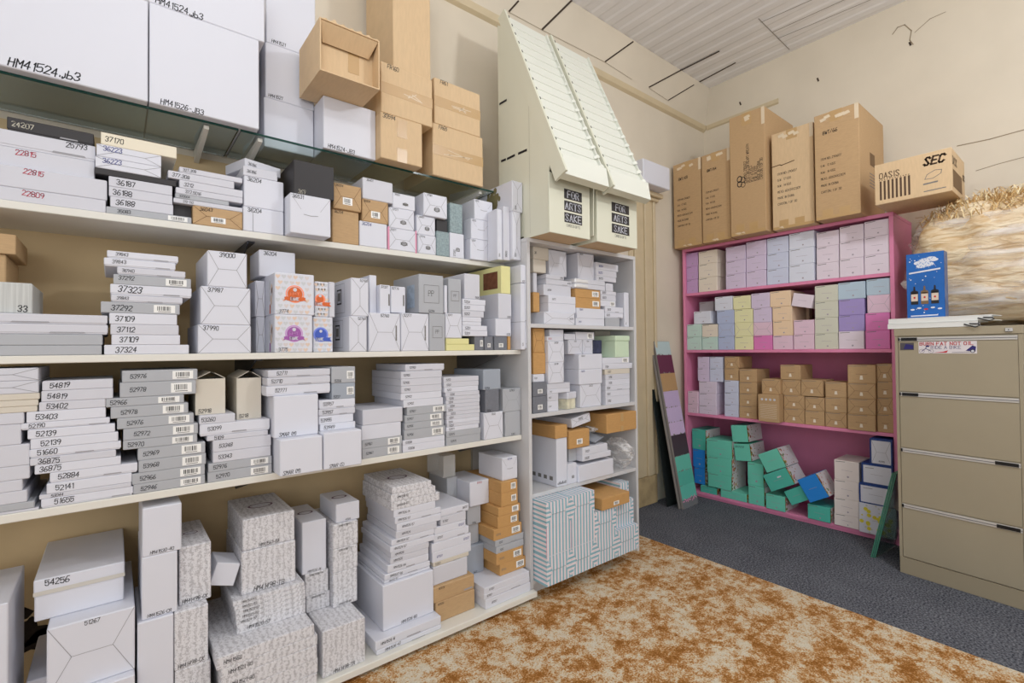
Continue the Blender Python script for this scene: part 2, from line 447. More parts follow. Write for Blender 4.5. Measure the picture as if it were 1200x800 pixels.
def carpet_mat():
    m, t, b = nt('slate carpet'); b.inputs['Roughness'].default_value = 0.95; b.inputs['Specular IOR Level'].default_value = 0.1
    tc = t.nodes.new('ShaderNodeTexCoord'); n = t.nodes.new('ShaderNodeTexNoise'); n.inputs['Scale'].default_value = 120; n.inputs['Detail'].default_value = 3
    n2 = t.nodes.new('ShaderNodeTexNoise'); n2.inputs['Scale'].default_value = 5
    mx = t.nodes.new('ShaderNodeMath'); mx.operation = 'MULTIPLY_ADD'; mx.inputs[1].default_value = 0.12
    r = t.nodes.new('ShaderNodeValToRGB'); r.color_ramp.elements[0].position = .42; r.color_ramp.elements[1].position = .82
    r.color_ramp.elements[0].color = (*srgb(54, 57, 66), 1); r.color_ramp.elements[1].color = (*srgb(138, 140, 148), 1)
    t.links.new(tc.outputs['Object'], n.inputs['Vector']); t.links.new(tc.outputs['Object'], n2.inputs['Vector'])
    t.links.new(n2.outputs['Fac'], mx.inputs[0]); t.links.new(n.outputs['Fac'], mx.inputs[2]); t.links.new(mx.outputs[0], r.inputs['Fac'])
    t.links.new(r.outputs['Color'], b.inputs['Base Color'])
    bp = t.nodes.new('ShaderNodeBump'); bp.inputs['Strength'].default_value = .5; bp.inputs['Distance'].default_value = .003
    t.links.new(n.outputs['Fac'], bp.inputs['Height']); t.links.new(bp.outputs['Normal'], b.inputs['Normal'])
    return m
def rug_mat():
    m, t, b = nt('mottled rust and cream carpet'); b.inputs['Roughness'].default_value = 0.95; b.inputs['Specular IOR Level'].default_value = 0.1
    tc = t.nodes.new('ShaderNodeTexCoord')
    def N(s, d=6, rough=.6):
        n = t.nodes.new('ShaderNodeTexNoise'); n.inputs['Scale'].default_value = s; n.inputs['Detail'].default_value = d; n.inputs['Roughness'].default_value = rough
        t.links.new(tc.outputs['Object'], n.inputs['Vector']); return n
    def R(src, stops, interp='LINEAR'):
        r = t.nodes.new('ShaderNodeValToRGB'); r.color_ramp.interpolation = interp; e = r.color_ramp.elements
        e[0].position, e[0].color = stops[0][0], (*stops[0][1], 1); e[1].position, e[1].color = stops[1][0], (*stops[1][1], 1)
        for p, c in stops[2:]:
            q = e.new(p); q.color = (*c, 1)
        t.links.new(src, r.inputs['Fac']); return r
    big, mid, fine, tuft = N(7.5, 4, .62), N(30, 4, .7), N(165, 2, .6), N(300, 2)
    a1 = t.nodes.new('ShaderNodeMath'); a1.operation = 'MULTIPLY_ADD'; a1.inputs[1].default_value = .5
    t.links.new(mid.outputs['Fac'], a1.inputs[0]); t.links.new(big.outputs['Fac'], a1.inputs[2])
    ad = t.nodes.new('ShaderNodeMath'); ad.operation = 'MULTIPLY_ADD'; ad.inputs[1].default_value = .8
    t.links.new(fine.outputs['Fac'], ad.inputs[0]); t.links.new(a1.outputs[0], ad.inputs[2])
    base = R(ad.outputs[0], [(.475, srgb(146, 96, 44)), (.545, srgb(182, 130, 76)), (.585, srgb(202, 168, 126)), (.62, srgb(212, 196, 168)), (.7, srgb(216, 208, 190))])
    sc_ = t.nodes.new('ShaderNodeMath'); sc_.operation = 'MULTIPLY'; sc_.inputs[1].default_value = .5
    t.links.new(ad.outputs[0], sc_.inputs[0]); t.links.new(sc_.outputs[0], base.inputs['Fac'])
    mul = t.nodes.new('ShaderNodeMix'); mul.data_type = 'RGBA'; mul.blend_type = 'MULTIPLY'; mul.inputs[0].default_value = .5
    tr = R(tuft.outputs['Fac'], [(.3, (.55, .55, .55)), (.65, (1.1, 1.1, 1.1))])
    t.links.new(base.outputs['Color'], mul.inputs[6]); t.links.new(tr.outputs['Color'], mul.inputs[7])
    t.links.new(mul.outputs[2], b.inputs['Base Color'])
    bp = t.nodes.new('ShaderNodeBump'); bp.inputs['Strength'].default_value = .6; bp.inputs['Distance'].default_value = .004
    t.links.new(fine.outputs['Fac'], bp.inputs['Height']); t.links.new(bp.outputs['Normal'], b.inputs['Normal'])
    return m
struct(bx_obj('floor', -2.2, XW+.1, -2.6, YW+.1, -.08, 0, carpet_mat()))
# left wall: cream plaster above, behind the shelves a panel with painted-in shade
s = MB(); s.box(-2.2, XW+.1, YW, YW+.12, 0, 3.7, PLAST); struct(s.build('wall_left'))
struct(bx_obj('wall_back', XW, XW+.12, -2.6, YW, 0, 3.7, PLAST))
s = MB(); s.box(-2.2, 1.58, YW-.012, YW, 0.0, 2.02, SHADE)
MOULD = mat('black mould', srgb(40, 32, 26), .95, noise=.5, scale=40); rd = random.Random(2)
for cu, cv, r in ((28, 742, .05), (45, 752, .035), (14, 722, .03), (58, 738, .02), (8, 748, .03), (36, 728, .015), (24, 715, .012), (62, 762, .03)):      # flaking mouldy patch low on the wall
    c = at(cu, cv, 1, YW-.0125); s.poly([(c.x+r*rd.uniform(.5, 1.4)*1.5*math.cos(t*.6283), c.y, c.z+r*rd.uniform(.4, 1.2)*math.sin(t*.6283)) for t in range(10)], MOULD)
struct(s.build('wall_shade_panel'))     # added panel behind the wall shelves, the wall's shade put into its colour
# ceiling of ridged boards running towards the left wall
s = MB(); n = 0; x = -2.2; zc = ZC
prof = []
while x < XW+.05:
    for dx, dz in ((0, 0), (.055, 0), (.075, .004), (.13, .004), (.15, 0)): prof.append((x+dx, zc+dz))
    x += .15
for (xa, za), (xb, zb) in zip(prof, prof[1:]):
    s.poly([(xa, -2.6, za), (xb, -2.6, zb), (xb, YW, zb), (xa, YW, za)], CEIL)
s.box(-2.2, XW+.1, -2.6, YW+.1, zc+.03, zc+.08, CEIL)
def cline(ua, va, ub, vb, w_, m):
    a, b_ = at(ua, va, 2, zc-.0015), at(ub, vb, 2, zc-.0015); s.line(a, b_, w_, m, (0, 0, -1))
for q in ((798, 82.5, 842, 60.5), (815, 98.5, 861, 74)): cline(*q, .016, DARK)
GAP = mat('ceiling board gap', srgb(150, 146, 142), .9)
for q in ((889, 22, 925, 58), (905, 38, 1000, -5), (912, 45, 1020, 0), (892, 26, 960, -4)): cline(*q, .006, GAP)
for xg in (1.3, 2.2, 2.65, 3.0): s.box(xg, xg+.003, -1.2, 1.6, zc-.002, zc+.014, mat('ceiling board gap', srgb(150, 146, 142), .9))
struct(s.build('ceiling'))
# canted fascia of boards between ceiling and picture rail
s = MB(); y0f, y1f = YW-.004, YW-.05
s.prism([(-2.2, YW, 3.25), (-2.2, YW-.014, 3.25), (-2.2, y1f-.02, ZC), (-2.2, YW, ZC)], (XW+2.2, 0, 0), PLAST)
for (ua, va), (ub, vb), w_ in (((597, 13), (609, 0), .010), ((636, 34), (670, 0), .012), ((709.5, 72), (740, 50), .010), ((761, 102), (800, 81), .010), ((784, 117), (812, 100), .008)):
    a, b_ = at(ua, va, 1, YW-.03), at(ub, vb, 1, YW-.055)
    f_ = lambda p: (p.x, YW-.014-(p.z-3.25)/(ZC-3.25)*(.056)-.003, p.z)
    s.line(f_(a), f_(b_), w_, DARK, (0, -1, .15))
for (ua, va), (ub, vb) in (((597, 13), (636, 34)), ((636, 34), (709.5, 72)), ((709.5, 72), (741, 92)), ((761, 102), (784, 117))):
    a, b_ = at(ua, va+1, 1, YW-.03), at(ub, vb+1, 1, YW-.03)
    s.line(f_(a), f_(b_), .003, mat('fascia board gap', srgb(150, 132, 108), .9), (0, -1, .15))
struct(s.build('trim_2'))
s = MB(); s.prism([(-2.2, YW, 3.20), (-2.2, YW-.022, 3.215), (-2.2, YW-.034, 3.25), (-2.2, YW, 3.255)], (XW+2.2, 0, 0), TRIM); struct(s.build('trim_3'))
s = MB(); s.prism([(XW, YW-.036, 3.21), (XW-.012, YW-.036, 3.22), (XW-.016, YW-.036, 3.25), (XW, YW-.036, 3.255)], (0, -.62, 0), TRIM); struct(s.build('trim_4'))
# moulded door architrave between the bookcase and the corner
s = MB()
for x0, x1, dd in ((3.06, 3.11, .016), (3.11, 3.19, .03), (3.19, 3.235, .022), (3.235, 3.30, .036), (3.30, 3.345, .026), (3.345, 3.375, .04)):
    s.box(x0, x1, YW-dd, YW, .225, 2.44, TRIM, .004)
s.box(3.02, 3.40, YW-.055, YW, 2.40, 2.425, TRIM, .004); s.box(2.98, 3.42, YW-.085, YW, 2.425, 2.46, TRIM, .005)
s.box(3.02, 3.36, YW-.03, YW, 0, .222, mat('worn plinth', srgb(186, 164, 124), .85, noise=.3, scale=9), .004)
struct(s.build('door_1'))
# cracks, nail and hanging wire on the back wall
s = MB()
def wline(pts, w_, m):
    q = [at(u, v, 0, XW-.001) for u, v in pts]
    for a, b_ in zip(q, q[1:]): s.line(a, b_, w_, m, (-1, 0, 0))
CRACK = mat('hairline crack', srgb(150, 134, 110), .9)
wline([(1122, 171), (1160, 163), (1200, 152)], .006, CRACK); wline([(1144, 200), (1170, 192), (1200, 184)], .004, CRACK)
wline([(1046, 40), (1052, 32), (1060, 29), (1068, 36), (1066, 47), (1070, 52)], .006, CRACK); wline([(1072, 38), (1090, 22), (1108, 14)], .004, CRACK)
wline([(823, 106), (822.5, 185)], .004, CRACK)
for u, v in ((1066, 50), (958, 92), (867, 120)): wline([(u, v), (u+1, v+2.5)], .012, DARK)
struct(s.build('trim_5'))

# mottled rust carpet laid over half the floor
s = MB(); s.prism([(-2.1, YW-.02, 0), (2.665, YW-.02, 0), (2.60, -.6, 0), (2.58, -2.5, 0), (-2.1, -2.5, 0)], (0, 0, .008), rug_mat())
tag(s.build('rug'), 'mottled rust and cream carpet laid over the grey floor beside the white shelves', 'rug')
FZ = .008

# ---------------------------------------------------------------- wall shelves on the left
SHELFW = mat('off white laminate', srgb(226, 224, 216), .4)
STEEL = mat('dark steel', srgb(64, 66, 72), .4, metal=.5)
GALV = mat('grey bracket steel', srgb(130, 130, 134), .45, metal=.4)
Y1, Y2, YB, YU = 2.0, 1.877, 1.79, 1.825
Z1, Z2, Z3, ZB, ZG = 1.675, 1.226, .801, .05, 2.055
XE = 1.583
def wall_shelf(label, y0, z, th=.022, x0=-1.3, brk=((.40, STEEL), (1.5, GALV)), y1=YW-.013):
    e = empty('wall_shelf', ((x0+XE)/2, y1, z-th), 0, label, 'shelf', 'long white wall shelves')
    s = MB(); s.box(x0-e.location.x, XE-e.location.x, y0-y1, 0, 0, th, SHELFW, .002); s.build('board', e)
    for xb, m in brk:
        s = MB(); xx = xb-e.location.x
        s.prism([(xx-.012, -.004, 0), (xx-.012, -.004, -.11), (xx-.012, -.02, -.115), (xx-.012, y0-y1+.07, -.012), (xx-.012, y0-y1+.06, 0)], (.004, 0, 0), m)
        s.box(xx-.013, xx+.013, y0-y1+.06, -.004, -.006, -.0005, m); s.build('bracket', e)
    SURF.append((x0, XE, y0, y1, z)); WALLS.append(((x0, y0, z-th), (XE, y1, z), 'panel')); return e
wall_shelf('long white wall shelf carrying the black box and the brown cartons', Y1, Z1, .024)
wall_shelf('long white wall shelf carrying the badge printed heart boxes', Y2, Z2)
wall_shelf('long white wall shelf carrying the barcode stacks of grey flat boxes', Y2, Z3, .024)
for xb, m in ((.385, STEEL), (1.535, GALV)):
    s = MB(); s.box(xb-.013, xb+.013, YW-.026, YW-.0125, .70, 1.08, m); o = s.build('shelf_upright')
    tag(o, 'dark slotted steel upright on the shade-toned wall %s' % ('behind the two pale open topped boxes' if xb < 1 else 'near the white bookcase side'), 'upright')
# low shelf near the floor on timber bearers
e = empty('low_shelf', (0, YW-.02, FZ), 0, 'white bottom shelf just above the rust carpet, longest of the shelves', 'shelf')
s = MB(); s.box(-1.3, XE, YB-YW+.02, 0, ZB-.026-FZ, ZB-FZ, SHELFW, .002); s.box(XE-.002, XE+.014, YB-YW+.02, YB-YW+.05, ZB-.026-FZ, ZB-FZ, SHELFW, .001); s.build('board', e)
for xb in (-.8, .02, .82, 1.3):
    s = MB(); s.box(xb, xb+.09, YB-YW+.02+.05, -.05, 0, ZB-.0265-FZ, B); s.build('bearer', e, None)
SURF.append((-1.3, XE+.012, YB, YW-.02, ZB))
# glass shelf in two panes
GL = mat('greenish glass', (0.82, 0.95, 0.93), 0.02)
GLB = GL.node_tree.nodes['Principled BSDF']; GLB.inputs['Transmission Weight'].default_value = 1.0; GLB.inputs['IOR'].default_value = 1.45
GE = mat('dark glass edge', srgb(24, 66, 60), .15)
def glass_shelf(x0, x1, label, dy=0.0, dz=0.0):
    y0, y1 = 2.022+dy, YW-.013; z1 = ZG+dz; z0 = z1-.008
    e = empty('glass_shelf', ((x0+x1)/2, y1, z0), 0, label, 'shelf')
    cx = (x0+x1)/2
    s = MB(); s.box(x0-cx+.003, x1-cx-.003, y0-y1+.003, 0, 0, .008, GL); s.build('pane', e)
    s = MB(); s.box(x0-cx, x1-cx, y0-y1, y0-y1+.003, 0, .008, GE); s.box(x1-cx-.003, x1-cx, y0-y1+.003, 0, 0, .008, GE); s.build('polished_edge', e)
    for t in (.06, .94):
        xx = (x0+(x1-x0)*t)-cx
        s = MB(); s.prism([(xx-.008, 0, -.001), (xx-.008, 0, -.05), (xx-.008, -.02, -.05), (xx-.008, y0-y1+.02, -.014), (xx-.008, y0-y1+.02, -.001)], (.016, 0, 0), SHELFW); s.build('bracket', e)
    SURF.append((x0, x1, y0, y1, z1))
glass_shelf(-1.3, .352, 'green edged glass shelf under the two huge white cartons')
glass_shelf(.358, 1.53, 'green edged glass shelf under the tape sealed brown cartons')

# ---------------------------------------------------------------- white bookcase
UX0, UX1, UT = XE+.002, 2.458, 1.785
LAM = mat('pale grey laminate', srgb(206, 206, 208), .45)
ZU = (1.357, .905, .508, .085)
e = empty('bookcase', ((UX0+UX1)/2, YW-.02, FZ), 0, 'white laminate bookcase against the wall under the two cream display stands', 'bookcase')
ox, oy = e.location.x, e.location.y
def part(name, x0, x1, y0, y1, z0, z1, m=LAM, c=.001):
    WALLS.append(((x0, y0, z0), (x1, y1, z1), 'panel')); return bx_obj(name, x0-ox, x1-ox, y0-oy, y1-oy, z0-FZ, z1-FZ, m, e, c)
part('side_panel', UX0, UX0+.02, YU, YW-.02, FZ, UT-.0205); part('side_panel', UX1-.02, UX1, YU, YW-.02, FZ, UT-.0205)
part('top_panel', UX0, UX1, YU, YW-.02, UT-.02, UT)
part('back_panel', UX0+.0205, UX1-.0205, YW-.028, YW-.02, FZ, UT-.0205)
for z in ZU:
    part('shelf', UX0+.0205, UX1-.0205, YU+.004, YW-.0285, z-.02, z); SURF.append((UX0+.0205, UX1-.0205, YU+.004, YW-.0285, z))
part('plinth', UX0+.0205, UX1-.0205, YU+.03, YU+.045, FZ, ZU[3]-.0205)
SURF.append((UX0, UX1, YU, YW-.02, UT))

# ---------------------------------------------------------------- pink bookcase
PK = mat('pink gloss paint', srgb(228, 140, 178), .4, noise=.06, scale=6)
PX, PXB, PY0, PY1 = 3.73, 4.17, .842, 2.288
ZP = (1.682, 1.207, .683, .04); PT = 2.056
e = empty('bookcase', (PXB, (PY0+PY1)/2, 0), 0, 'pink painted bookcase filled with pastel boxes beside the filing cabinet', 'bookcase')
ox, oy = e.location.x, e.location.y
def part2(name, x0, x1, y0, y1, z0, z1, m=PK, c=.0015):
    WALLS.append(((x0, y0, z0), (x1, y1, z1), 'panel')); return bx_obj(name, x0-ox, x1-ox, y0-oy, y1-oy, z0, z1, m, e, c)
part2('side_panel', PX, PXB, PY1-.022, PY1, 0, PT-.0225); part2('side_panel', PX, PXB, PY0, PY0+.022, 0, PT-.0225)
part2('top_panel', PX, PXB, PY0, PY1, PT-.022, PT)
part2('back_panel', PXB-.01, PXB, PY0+.0225, PY1-.0225, 0, PT-.0225)
for z in ZP:
    part2('shelf', PX+.004, PXB-.0105, PY0+.0225, PY1-.0225, z-.022, z); SURF.append((PX, PXB-.0105, PY0+.0225, PY1-.0225, z))
part2('kickboard', PX+.012, PX+.026, PY0+.0225, PY1-.0225, 0, ZP[3]-.0225)
SURF.append((PX-.2, PXB, PY0-.3, PY1, PT))

# ---------------------------------------------------------------- filing cabinet
CAB = mat('khaki enamel', srgb(164, 154, 132), .38, noise=.03, scale=5)
CABD = mat('khaki enamel plinth', srgb(158, 147, 124), .45)
ALU = mat('brushed aluminium', srgb(206, 204, 200), .35, metal=.3)
BLK = mat('black plastic', srgb(22, 22, 24), .4)
CW, CD, CH = .49, .62, 1.318
crz = -math.pi/2-math.atan2(.059, .47)*.9
ca = (3.308, .751)                       # front corner on the floor nearest the pink bookcase
cx_, cy_ = math.cos(crz), math.sin(crz)
cloc = (ca[0]+cx_*CW/2-cy_*CD/2, ca[1]+cy_*CW/2+cx_*CD/2, 0)
cab = empty('filing_cabinet', cloc, crz, 'khaki four-drawer metal filing cabinet beside the pink bookcase', 'cabinet')
def cp(name, x0, x1, y0, y1, z0, z1, m, par=cab, c=.0015):
    s = MB(); s.box(x0, x1, y0, y1, z0, z1, m, c); return s.build(name, par)
yf = -CD/2
s = MB(); s.box(-CW/2, CW/2, yf+.004, CD/2, .088, CH-.04, CAB, .002); s.box(-CW/2, -CW/2+.014, yf, yf+.004, .088, CH-.04, CAB); s.box(CW/2-.012, CW/2, yf, yf+.004, .088, CH-.04, CAB); s.build('carcass', cab)
cp('plinth', -CW/2, CW/2, yf, CD/2, 0, .0875, CABD)
cp('top_panel', -CW/2-.003, CW/2+.003, yf-.004, CD/2, CH-.0395, CH, CAB)
dz = [.092, .381, .680, .981, 1.276]
for i in range(4):
    z0, z1 = dz[i], dz[i+1]-.004
    s = MB(); s.box(-CW/2+.017, CW/2-.014, yf-.003, yf+.0035, z0, z1-.022, CAB, .0015); d_ = s.build('drawer', cab)
    s = MB(); s.box(-CW/2+.017, CW/2-.014, yf-.006, yf+.003, z1-.0215, z1-.001, ALU, .001); s.box(-CW/2+.017, CW/2-.014, yf-.0068, yf-.006, z1-.013, z1-.0095, GALV); s.build('handle', d_)
    left = i >= 2
    for a, b_ in (((-CW/2+.018, -CW/2+.024), (-CW/2+.030, -CW/2+.10)) if left else ((CW/2-.10, CW/2-.02), (-CW/2+.018, -CW/2+.026))): s = MB(); s.box(a, b_, yf-.0085, yf-.0062, z1-.019, z1-.003, BLK); s.build('latch', d_)
s = MB(); s.box(CW/2-.055, CW/2-.028, yf-.012, yf-.0045, CH-.03, CH-.012, mat('chrome lock', srgb(214, 214, 214), .2, metal=.8), .003); s.box(CW/2-.043, CW/2-.040, yf-.0126, yf-.0119, CH-.024, CH-.018, BLK); s.build('lock', cab)
# stickers on the top drawer
s = MB(); y = yf-.0035; sx0, sx1, sz0, sz1 = -CW/2+.105, -CW/2+.335, 1.185, 1.247
s.box(sx0, sx1, y-.0006, y, sz0, sz1, mat('bumper sticker', srgb(222, 216, 220), .35)); y -= .0011
RT_, NV = mat('red print', srgb(190, 40, 44), .5), mat('navy print', srgb(44, 40, 110), .5)
wr = textw('BURN FAT NOT OIL', .0155, 2.2, 1.0); s.text('BURN FAT NOT OIL', (sx0+.006, y, sz1-.019), (1, 0, 0), (0, 0, 1), .0155*min(1, .215/wr), RT_, wd=.0028, jit=0, serif=True, gap=2.2, xs=1.0)
s.text('RIDE A BIKE', (sx0+.052, y, sz1-.038), (1, 0, 0), (0, 0, 1), .0145, NV, wd=.0016, jit=0, xs=1.0)
for cx0 in (sx0+.014, sx0+.052):                     # bicycle with its rider
    s.disc((cx0, y, sz0+.012), (1, 0, 0), (0, 0, 1), .011, FNT, 14, .0095)
for a, b_ in (((sx0+.014, sz0+.012), (sx0+.03, sz0+.026)), ((sx0+.03, sz0+.026), (sx0+.052, sz0+.012)), ((sx0+.03, sz0+.026), (sx0+.034, sz0+.04))): s.line((a[0], y, a[1]), (b_[0], y, b_[1]), .003, NV, (0, -1, 0))
s.disc((sx0+.038, y, sz0+.038), (1.2, 0, 0), (0, 0, .7), .007, NV, 10)
s.poly([(sx0+.06, y, sz0+.004), (sx0+.115, y, sz0+.004), (sx0+.12, y, sz0+.016), (sx0+.1, y, sz0+.009)], RT_)
s.poly([(sx0+.135, y, sz0+.004), (sx0+.215, y, sz0+.007), (sx0+.215, y, sz0+.010), (sx0+.135, y, sz0+.006)], FNT)
s.poly([(sx0+.188, y, sz0+.014), (sx0+.224, y, sz0+.01), (sx0+.227, y, sz0+.034), (sx0+.214, y, sz0+.04), (sx0+.2, y, sz0+.026)], NV)
s.disc((sx0+.214, y-.0002, sz0+.012), (1, 0, 0), (0, 0, 1), .009, K, 14); s.disc((sx0+.214, y-.0004, sz0+.012), (1, 0, 0), (0, 0, 1), .006, W, 14)
tag(s.build('sticker', cab), 'white bumper sticker with red and navy print')
s = MB(); y = yf-.0035; s.box(-CW/2+.025, -CW/2+.085, y-.0006, y, 1.203, 1.242, mat('badge sticker', srgb(84, 80, 84), .4)); s.poly([(-CW/2+.04, y-.0008, 1.208), (-CW/2+.083, y-.0008, 1.208), (-CW/2+.083, y-.0008, 1.228), (-CW/2+.05, y-.0008, 1.236)], NV); s.build('sticker', cab)
# ================================================================ big cartons on the glass shelves
YG = 1.985
g = 'cartons on the glass shelves'
bx('L', -95, 173.5, -60, 75, YG, .34, 'W', 'HM41524.jb3', 'huge plain white carton overhanging the glass shelf above the black 24207 box', 'carton', g, ur=0, ts=.03, tp='bc', tol=.09)
bx('L', 175, 303.5, 2, 117.5, YG, .34, 'W', 'HM41526-JB3', 'large plain white carton with small writing at its bottom edge, above the 36187 boxes', 'carton', g, ts=.022, tp='bl', tol=.09)
bx('L', 174, 310, -70, 0.5, YG, .34, 'W', 'HM41524.jb3', 'white carton laid on top of the large white carton, cut by the top edge', 'carton', g, ts=.026, tp='bl', tol=.09)
gw = 'white cartons beside the huge cartons'
bx('L', 309.5, 367.5, 113, 168, 2.118, .2, 'W', '', 'plain white carton, lowest of three beside the huge white cartons', 'carton', gw, tol=.1)
bx('L', 311, 368, 48.5, 112, 2.118, .2, 'W', 'HM41521', 'plain white carton, middle of three beside the huge white cartons', 'carton', gw, tp='bl', ts=.016)
bx('L', 312, 369.5, -30, 48, 2.118, .2, 'W', 'HM41521', 'plain white carton, topmost of three beside the huge white cartons', 'carton', gw, tp='bl', ts=.016)
bx('L', 375.7, 440.3, 110, 171, 2.003, .3, 'W', 'HM41524-JB3', 'white carton under the torn open brown carton', 'carton', g, tp='bl', ts=.02, tol=.1)
def torn_carton():
    y = 1.83
    x0, x1 = at(375, 90, 1, y).x, at(445, 90, 1, y).x; zb, zt = BOXES[-1][1][2]+.0005, at(375, 19.5, 1, y).z
    w, h, d = x1-x0, zt-zb, .26; t = .005
    e = empty('open_carton', ((x0+x1)/2, y+d/2, zb), 0, 'brown carton lying open towards the room, torn along its rim, on the white carton', 'box', g)
    s = MB(); s.box(-w/2, w/2, -d/2, d/2, 0, t, BT); s.box(-w/2, -w/2+t, -d/2, d/2, t, h-t, BT); s.box(w/2-t, w/2, -d/2, d/2, t, h-t, BT)
    s.box(-w/2, w/2, -d/2, d/2, h-t, h, BT); s.box(-w/2+t, w/2-t, -d/2+.06, -d/2+.065, t, h-t, BT)
    for zz, fx in ((h, 1),):
        for k in range(7):
            a = -w/2+w*k/7; s.prism([(a, -d/2-.001, zz-.004), (a+w/7, -d/2-.001, zz-.004), (a+w/10, -d/2-.001, zz+random.uniform(.002, .012))], (0, .006, 0), BT)
    s.text('23041WHA3', (-w*.22, -d/2+.0594, h*.82), (1, 0, 0), (0, 0, 1), .024, INK)
    for zz in (.1, .3, .55): s.line((-w*.4, -d/2+.0594, h*zz), (-w*.4, -d/2+.0594, h*(zz+.25)), .003, B, (0, -1, 0))
    s.build('body', e)
    s = MB(); s.box(w*.05, w*.24, -d/2+.0588, -d/2+.0598, h*.32, h*.84, TAPE); s.build('packing_tape', e)
    for k, (zz, yy) in enumerate(((.78, .012), (.80, .02))):   # rim flap folded inside under the top
        pass
    s = MB(); s.prism([(-w/2+t, -d/2+.002, h-t-.002), (w/2-t, -d/2+.002, h-t-.002), (w/2-t-.02, -d/2+.05, h-.06), (-w/2+t+.02, -d/2+.05, h-.06)], (0, .004, .002), BT); s.build('flap', e)
    reg((x0, y, zb), (x1, y+d, zt), e.name); SURF.append((x0, x1, y, y+d, zt))
torn_carton()
kg = 'brown cartons on the glass shelf'
bx('L', 445, 494.7, 130, 184, 1.955, .36, 'B.v', '30594', 'brown carton with upright tape strips beside the white carton', 'carton', kg, tp='tl', ts=.022, tol=.1)
bx('L', 446.5, 506.5, 71, 128, 1.955, .3, 'B.T', 'FR160', 'brown carton with a tape band and shiny tape scraps, under the tallest brown carton', 'carton', kg, tp='tl', ts=.022)
bx('L', 507, 565.8, 143, 203, 2.003, .3, 'B.T', 'FR65', 'brown tape banded carton at the end of the glass shelf, lower of two', 'carton', kg, tp='tl', ts=.022, tol=.1)
bx('L', 509, 562.5, 90, 142.5, 2.003, .3, 'B.T', 'FR61', 'brown tape banded carton, upper of two at the end of the glass shelf', 'carton', kg, tp='tl', ts=.022)
bx('L', 460.5, 504, -70, 70.5, 2.0, .3, 'B', '', 'tall plain brown carton against the wall, standing on a tape banded carton', 'carton', kg)

# ================================================================ top long shelf
g1 = 'boxes on the top long shelf'
bx('L', -90, 124, 218.5, 235, 2.004, .3, 'w', '22809', 'white flat box marked 22809 in red, lower of the red marked pair at shelf front', None, g1, ur=7.5, tm='r', ts=.018, tp='to')
bx('L', -90, 125.5, 192.5, 217.5, 2.004, .3, 'w', '22815', 'white flat box marked 22815 in red, upper of the red marked pair at shelf front', 'flat_box', g1, ur=7.5, tm='r', ts=.018, tp='to', tol=.04)
bx('L', -90, 111, 170, 191.5, 2.02, .28, 'w', '22815', 'white box marked 22815 in red, resting on the pair of red marked boxes', 'flat_box', g1, ur=0, tm='r', ts=.018, tp='to', tol=.05)
bx('L', -90, 112, 150, 169, 2.02, .28, 'w.l', '25793', 'white lidded box marked 25793 under the black 24207 box', 'flat_box', g1, ur=0, ts=.019, tp='tr', tol=.05)
bx('L', 8, 110, 136, 149, 2.026, .25, 'x.l', '24207', 'flat black box marked 24207 in gold on the top long shelf', 'flat_box', g1, ts=.018, tp='', tol=.05)
ph = 'the stack marked 37170 on its top'
bx('L', 122.5, 224.5, 241, 251, 2.003, .3, 'g.s', '35083', 'silver-grey flat box marked 35083, lowest of '+ph, None, g1, ts=.013)
S = stack('L', ph, g1, 2.004, .3, 129, 241, [(129, 203, 229.5, 'w', '36188', dict(ts=.02)), (128, 202.5, 218, 'w', '36188', dict(ts=.02)), (127.5, 202, 206, 'w', '36187', dict(ts=.02)),
  (111, 207, 195.5, 'x', '', dict(ur=111, label='black flat box between the 36187 and 36223 boxes')), (112, 189, 182, 'W.F', '36223', dict(ur=112, tm='b', tp='tl', ts=.018)), (113, 189, 167.5, 'W.F', '36223', dict(ur=113, tm='b', tp='tl', ts=.018)), (118, 207, 154, 'c', '37170', dict(ur=118, ts=.019))])
# mixed small flats around 327-305
ph = 'the messy flats above the brown 36043 box'
bx('L', 226, 284.2, 240, 261, 2.0, .26, 'b.Fm', '36043', 'brown box with folded flaps and a white sticker under the messy white flats', None, g1, tp='tl')
bx('L', 203.6, 225, 239, 257, 2.03, .22, 'x', '', 'black box edge beside the brown sticker box under messy flats', 'gift_box', g1, ur=203.6)
S = stack('L', ph, g1, 2.004, .28, 206, 238, [(203.6, 284.5, 231.6, 'w', '312-132'), (205, 268, 226, 'g', '333064'), (206, 284.5, 218, 'w', '372.5016'), (210, 284.5, 209.5, 'w', '3212'), (197, 274.5, 200.5, 'w', '377.308'), (210, 283.8, 194, 'w', '327.308')])
bx('L', 285, 332.5, 241, 269, 2.0, .24, 'W', '36204', 'white box marked 36204 inside a clear sleeve, lower of the 36204 pair', None, g1, tp='tl', ts=.018, extra=lambda b, l, w, d, h, y: b.line((-w*.27, y-.0006, 0), (-w*.27, y-.0006, h), .002, CRS, (0, -1, 0)))
bx('L', 286, 332.5, 205, 240.5, 2.0, .24, 'W', '36204', 'white box marked 36204 under the two slid white flats, upper of the pair', None, g1, tp='tl', ts=.018)
bx('L', 285, 325.2, 193.6, 204.5, 2.0, .22, 'w', '36186', 'white flat box marked 36186 on the 36204 pair', None, g1, ts=.013)
bx('L', 277, 325, 184.5, 193.2, 2.04, .14, 'w', '36186', 'white flat box marked 36186 turned askew on top of the 36204 pair', None, g1, ts=.013, yaw=18)
bx('L', 340, 387.5, 225, 270, 1.93, .3, 'W.S', '36531', 'white slit-flap box marked 36531 jutting over the shelf edge', None, g1, tp='tl', ts=.017)
bx('L', 344.3, 391.5, 186, 224.5, 1.94, .3, 'x', '369', 'black box marked 369 on the white slit-flap box', None, g1, tp='bl', ts=.018)
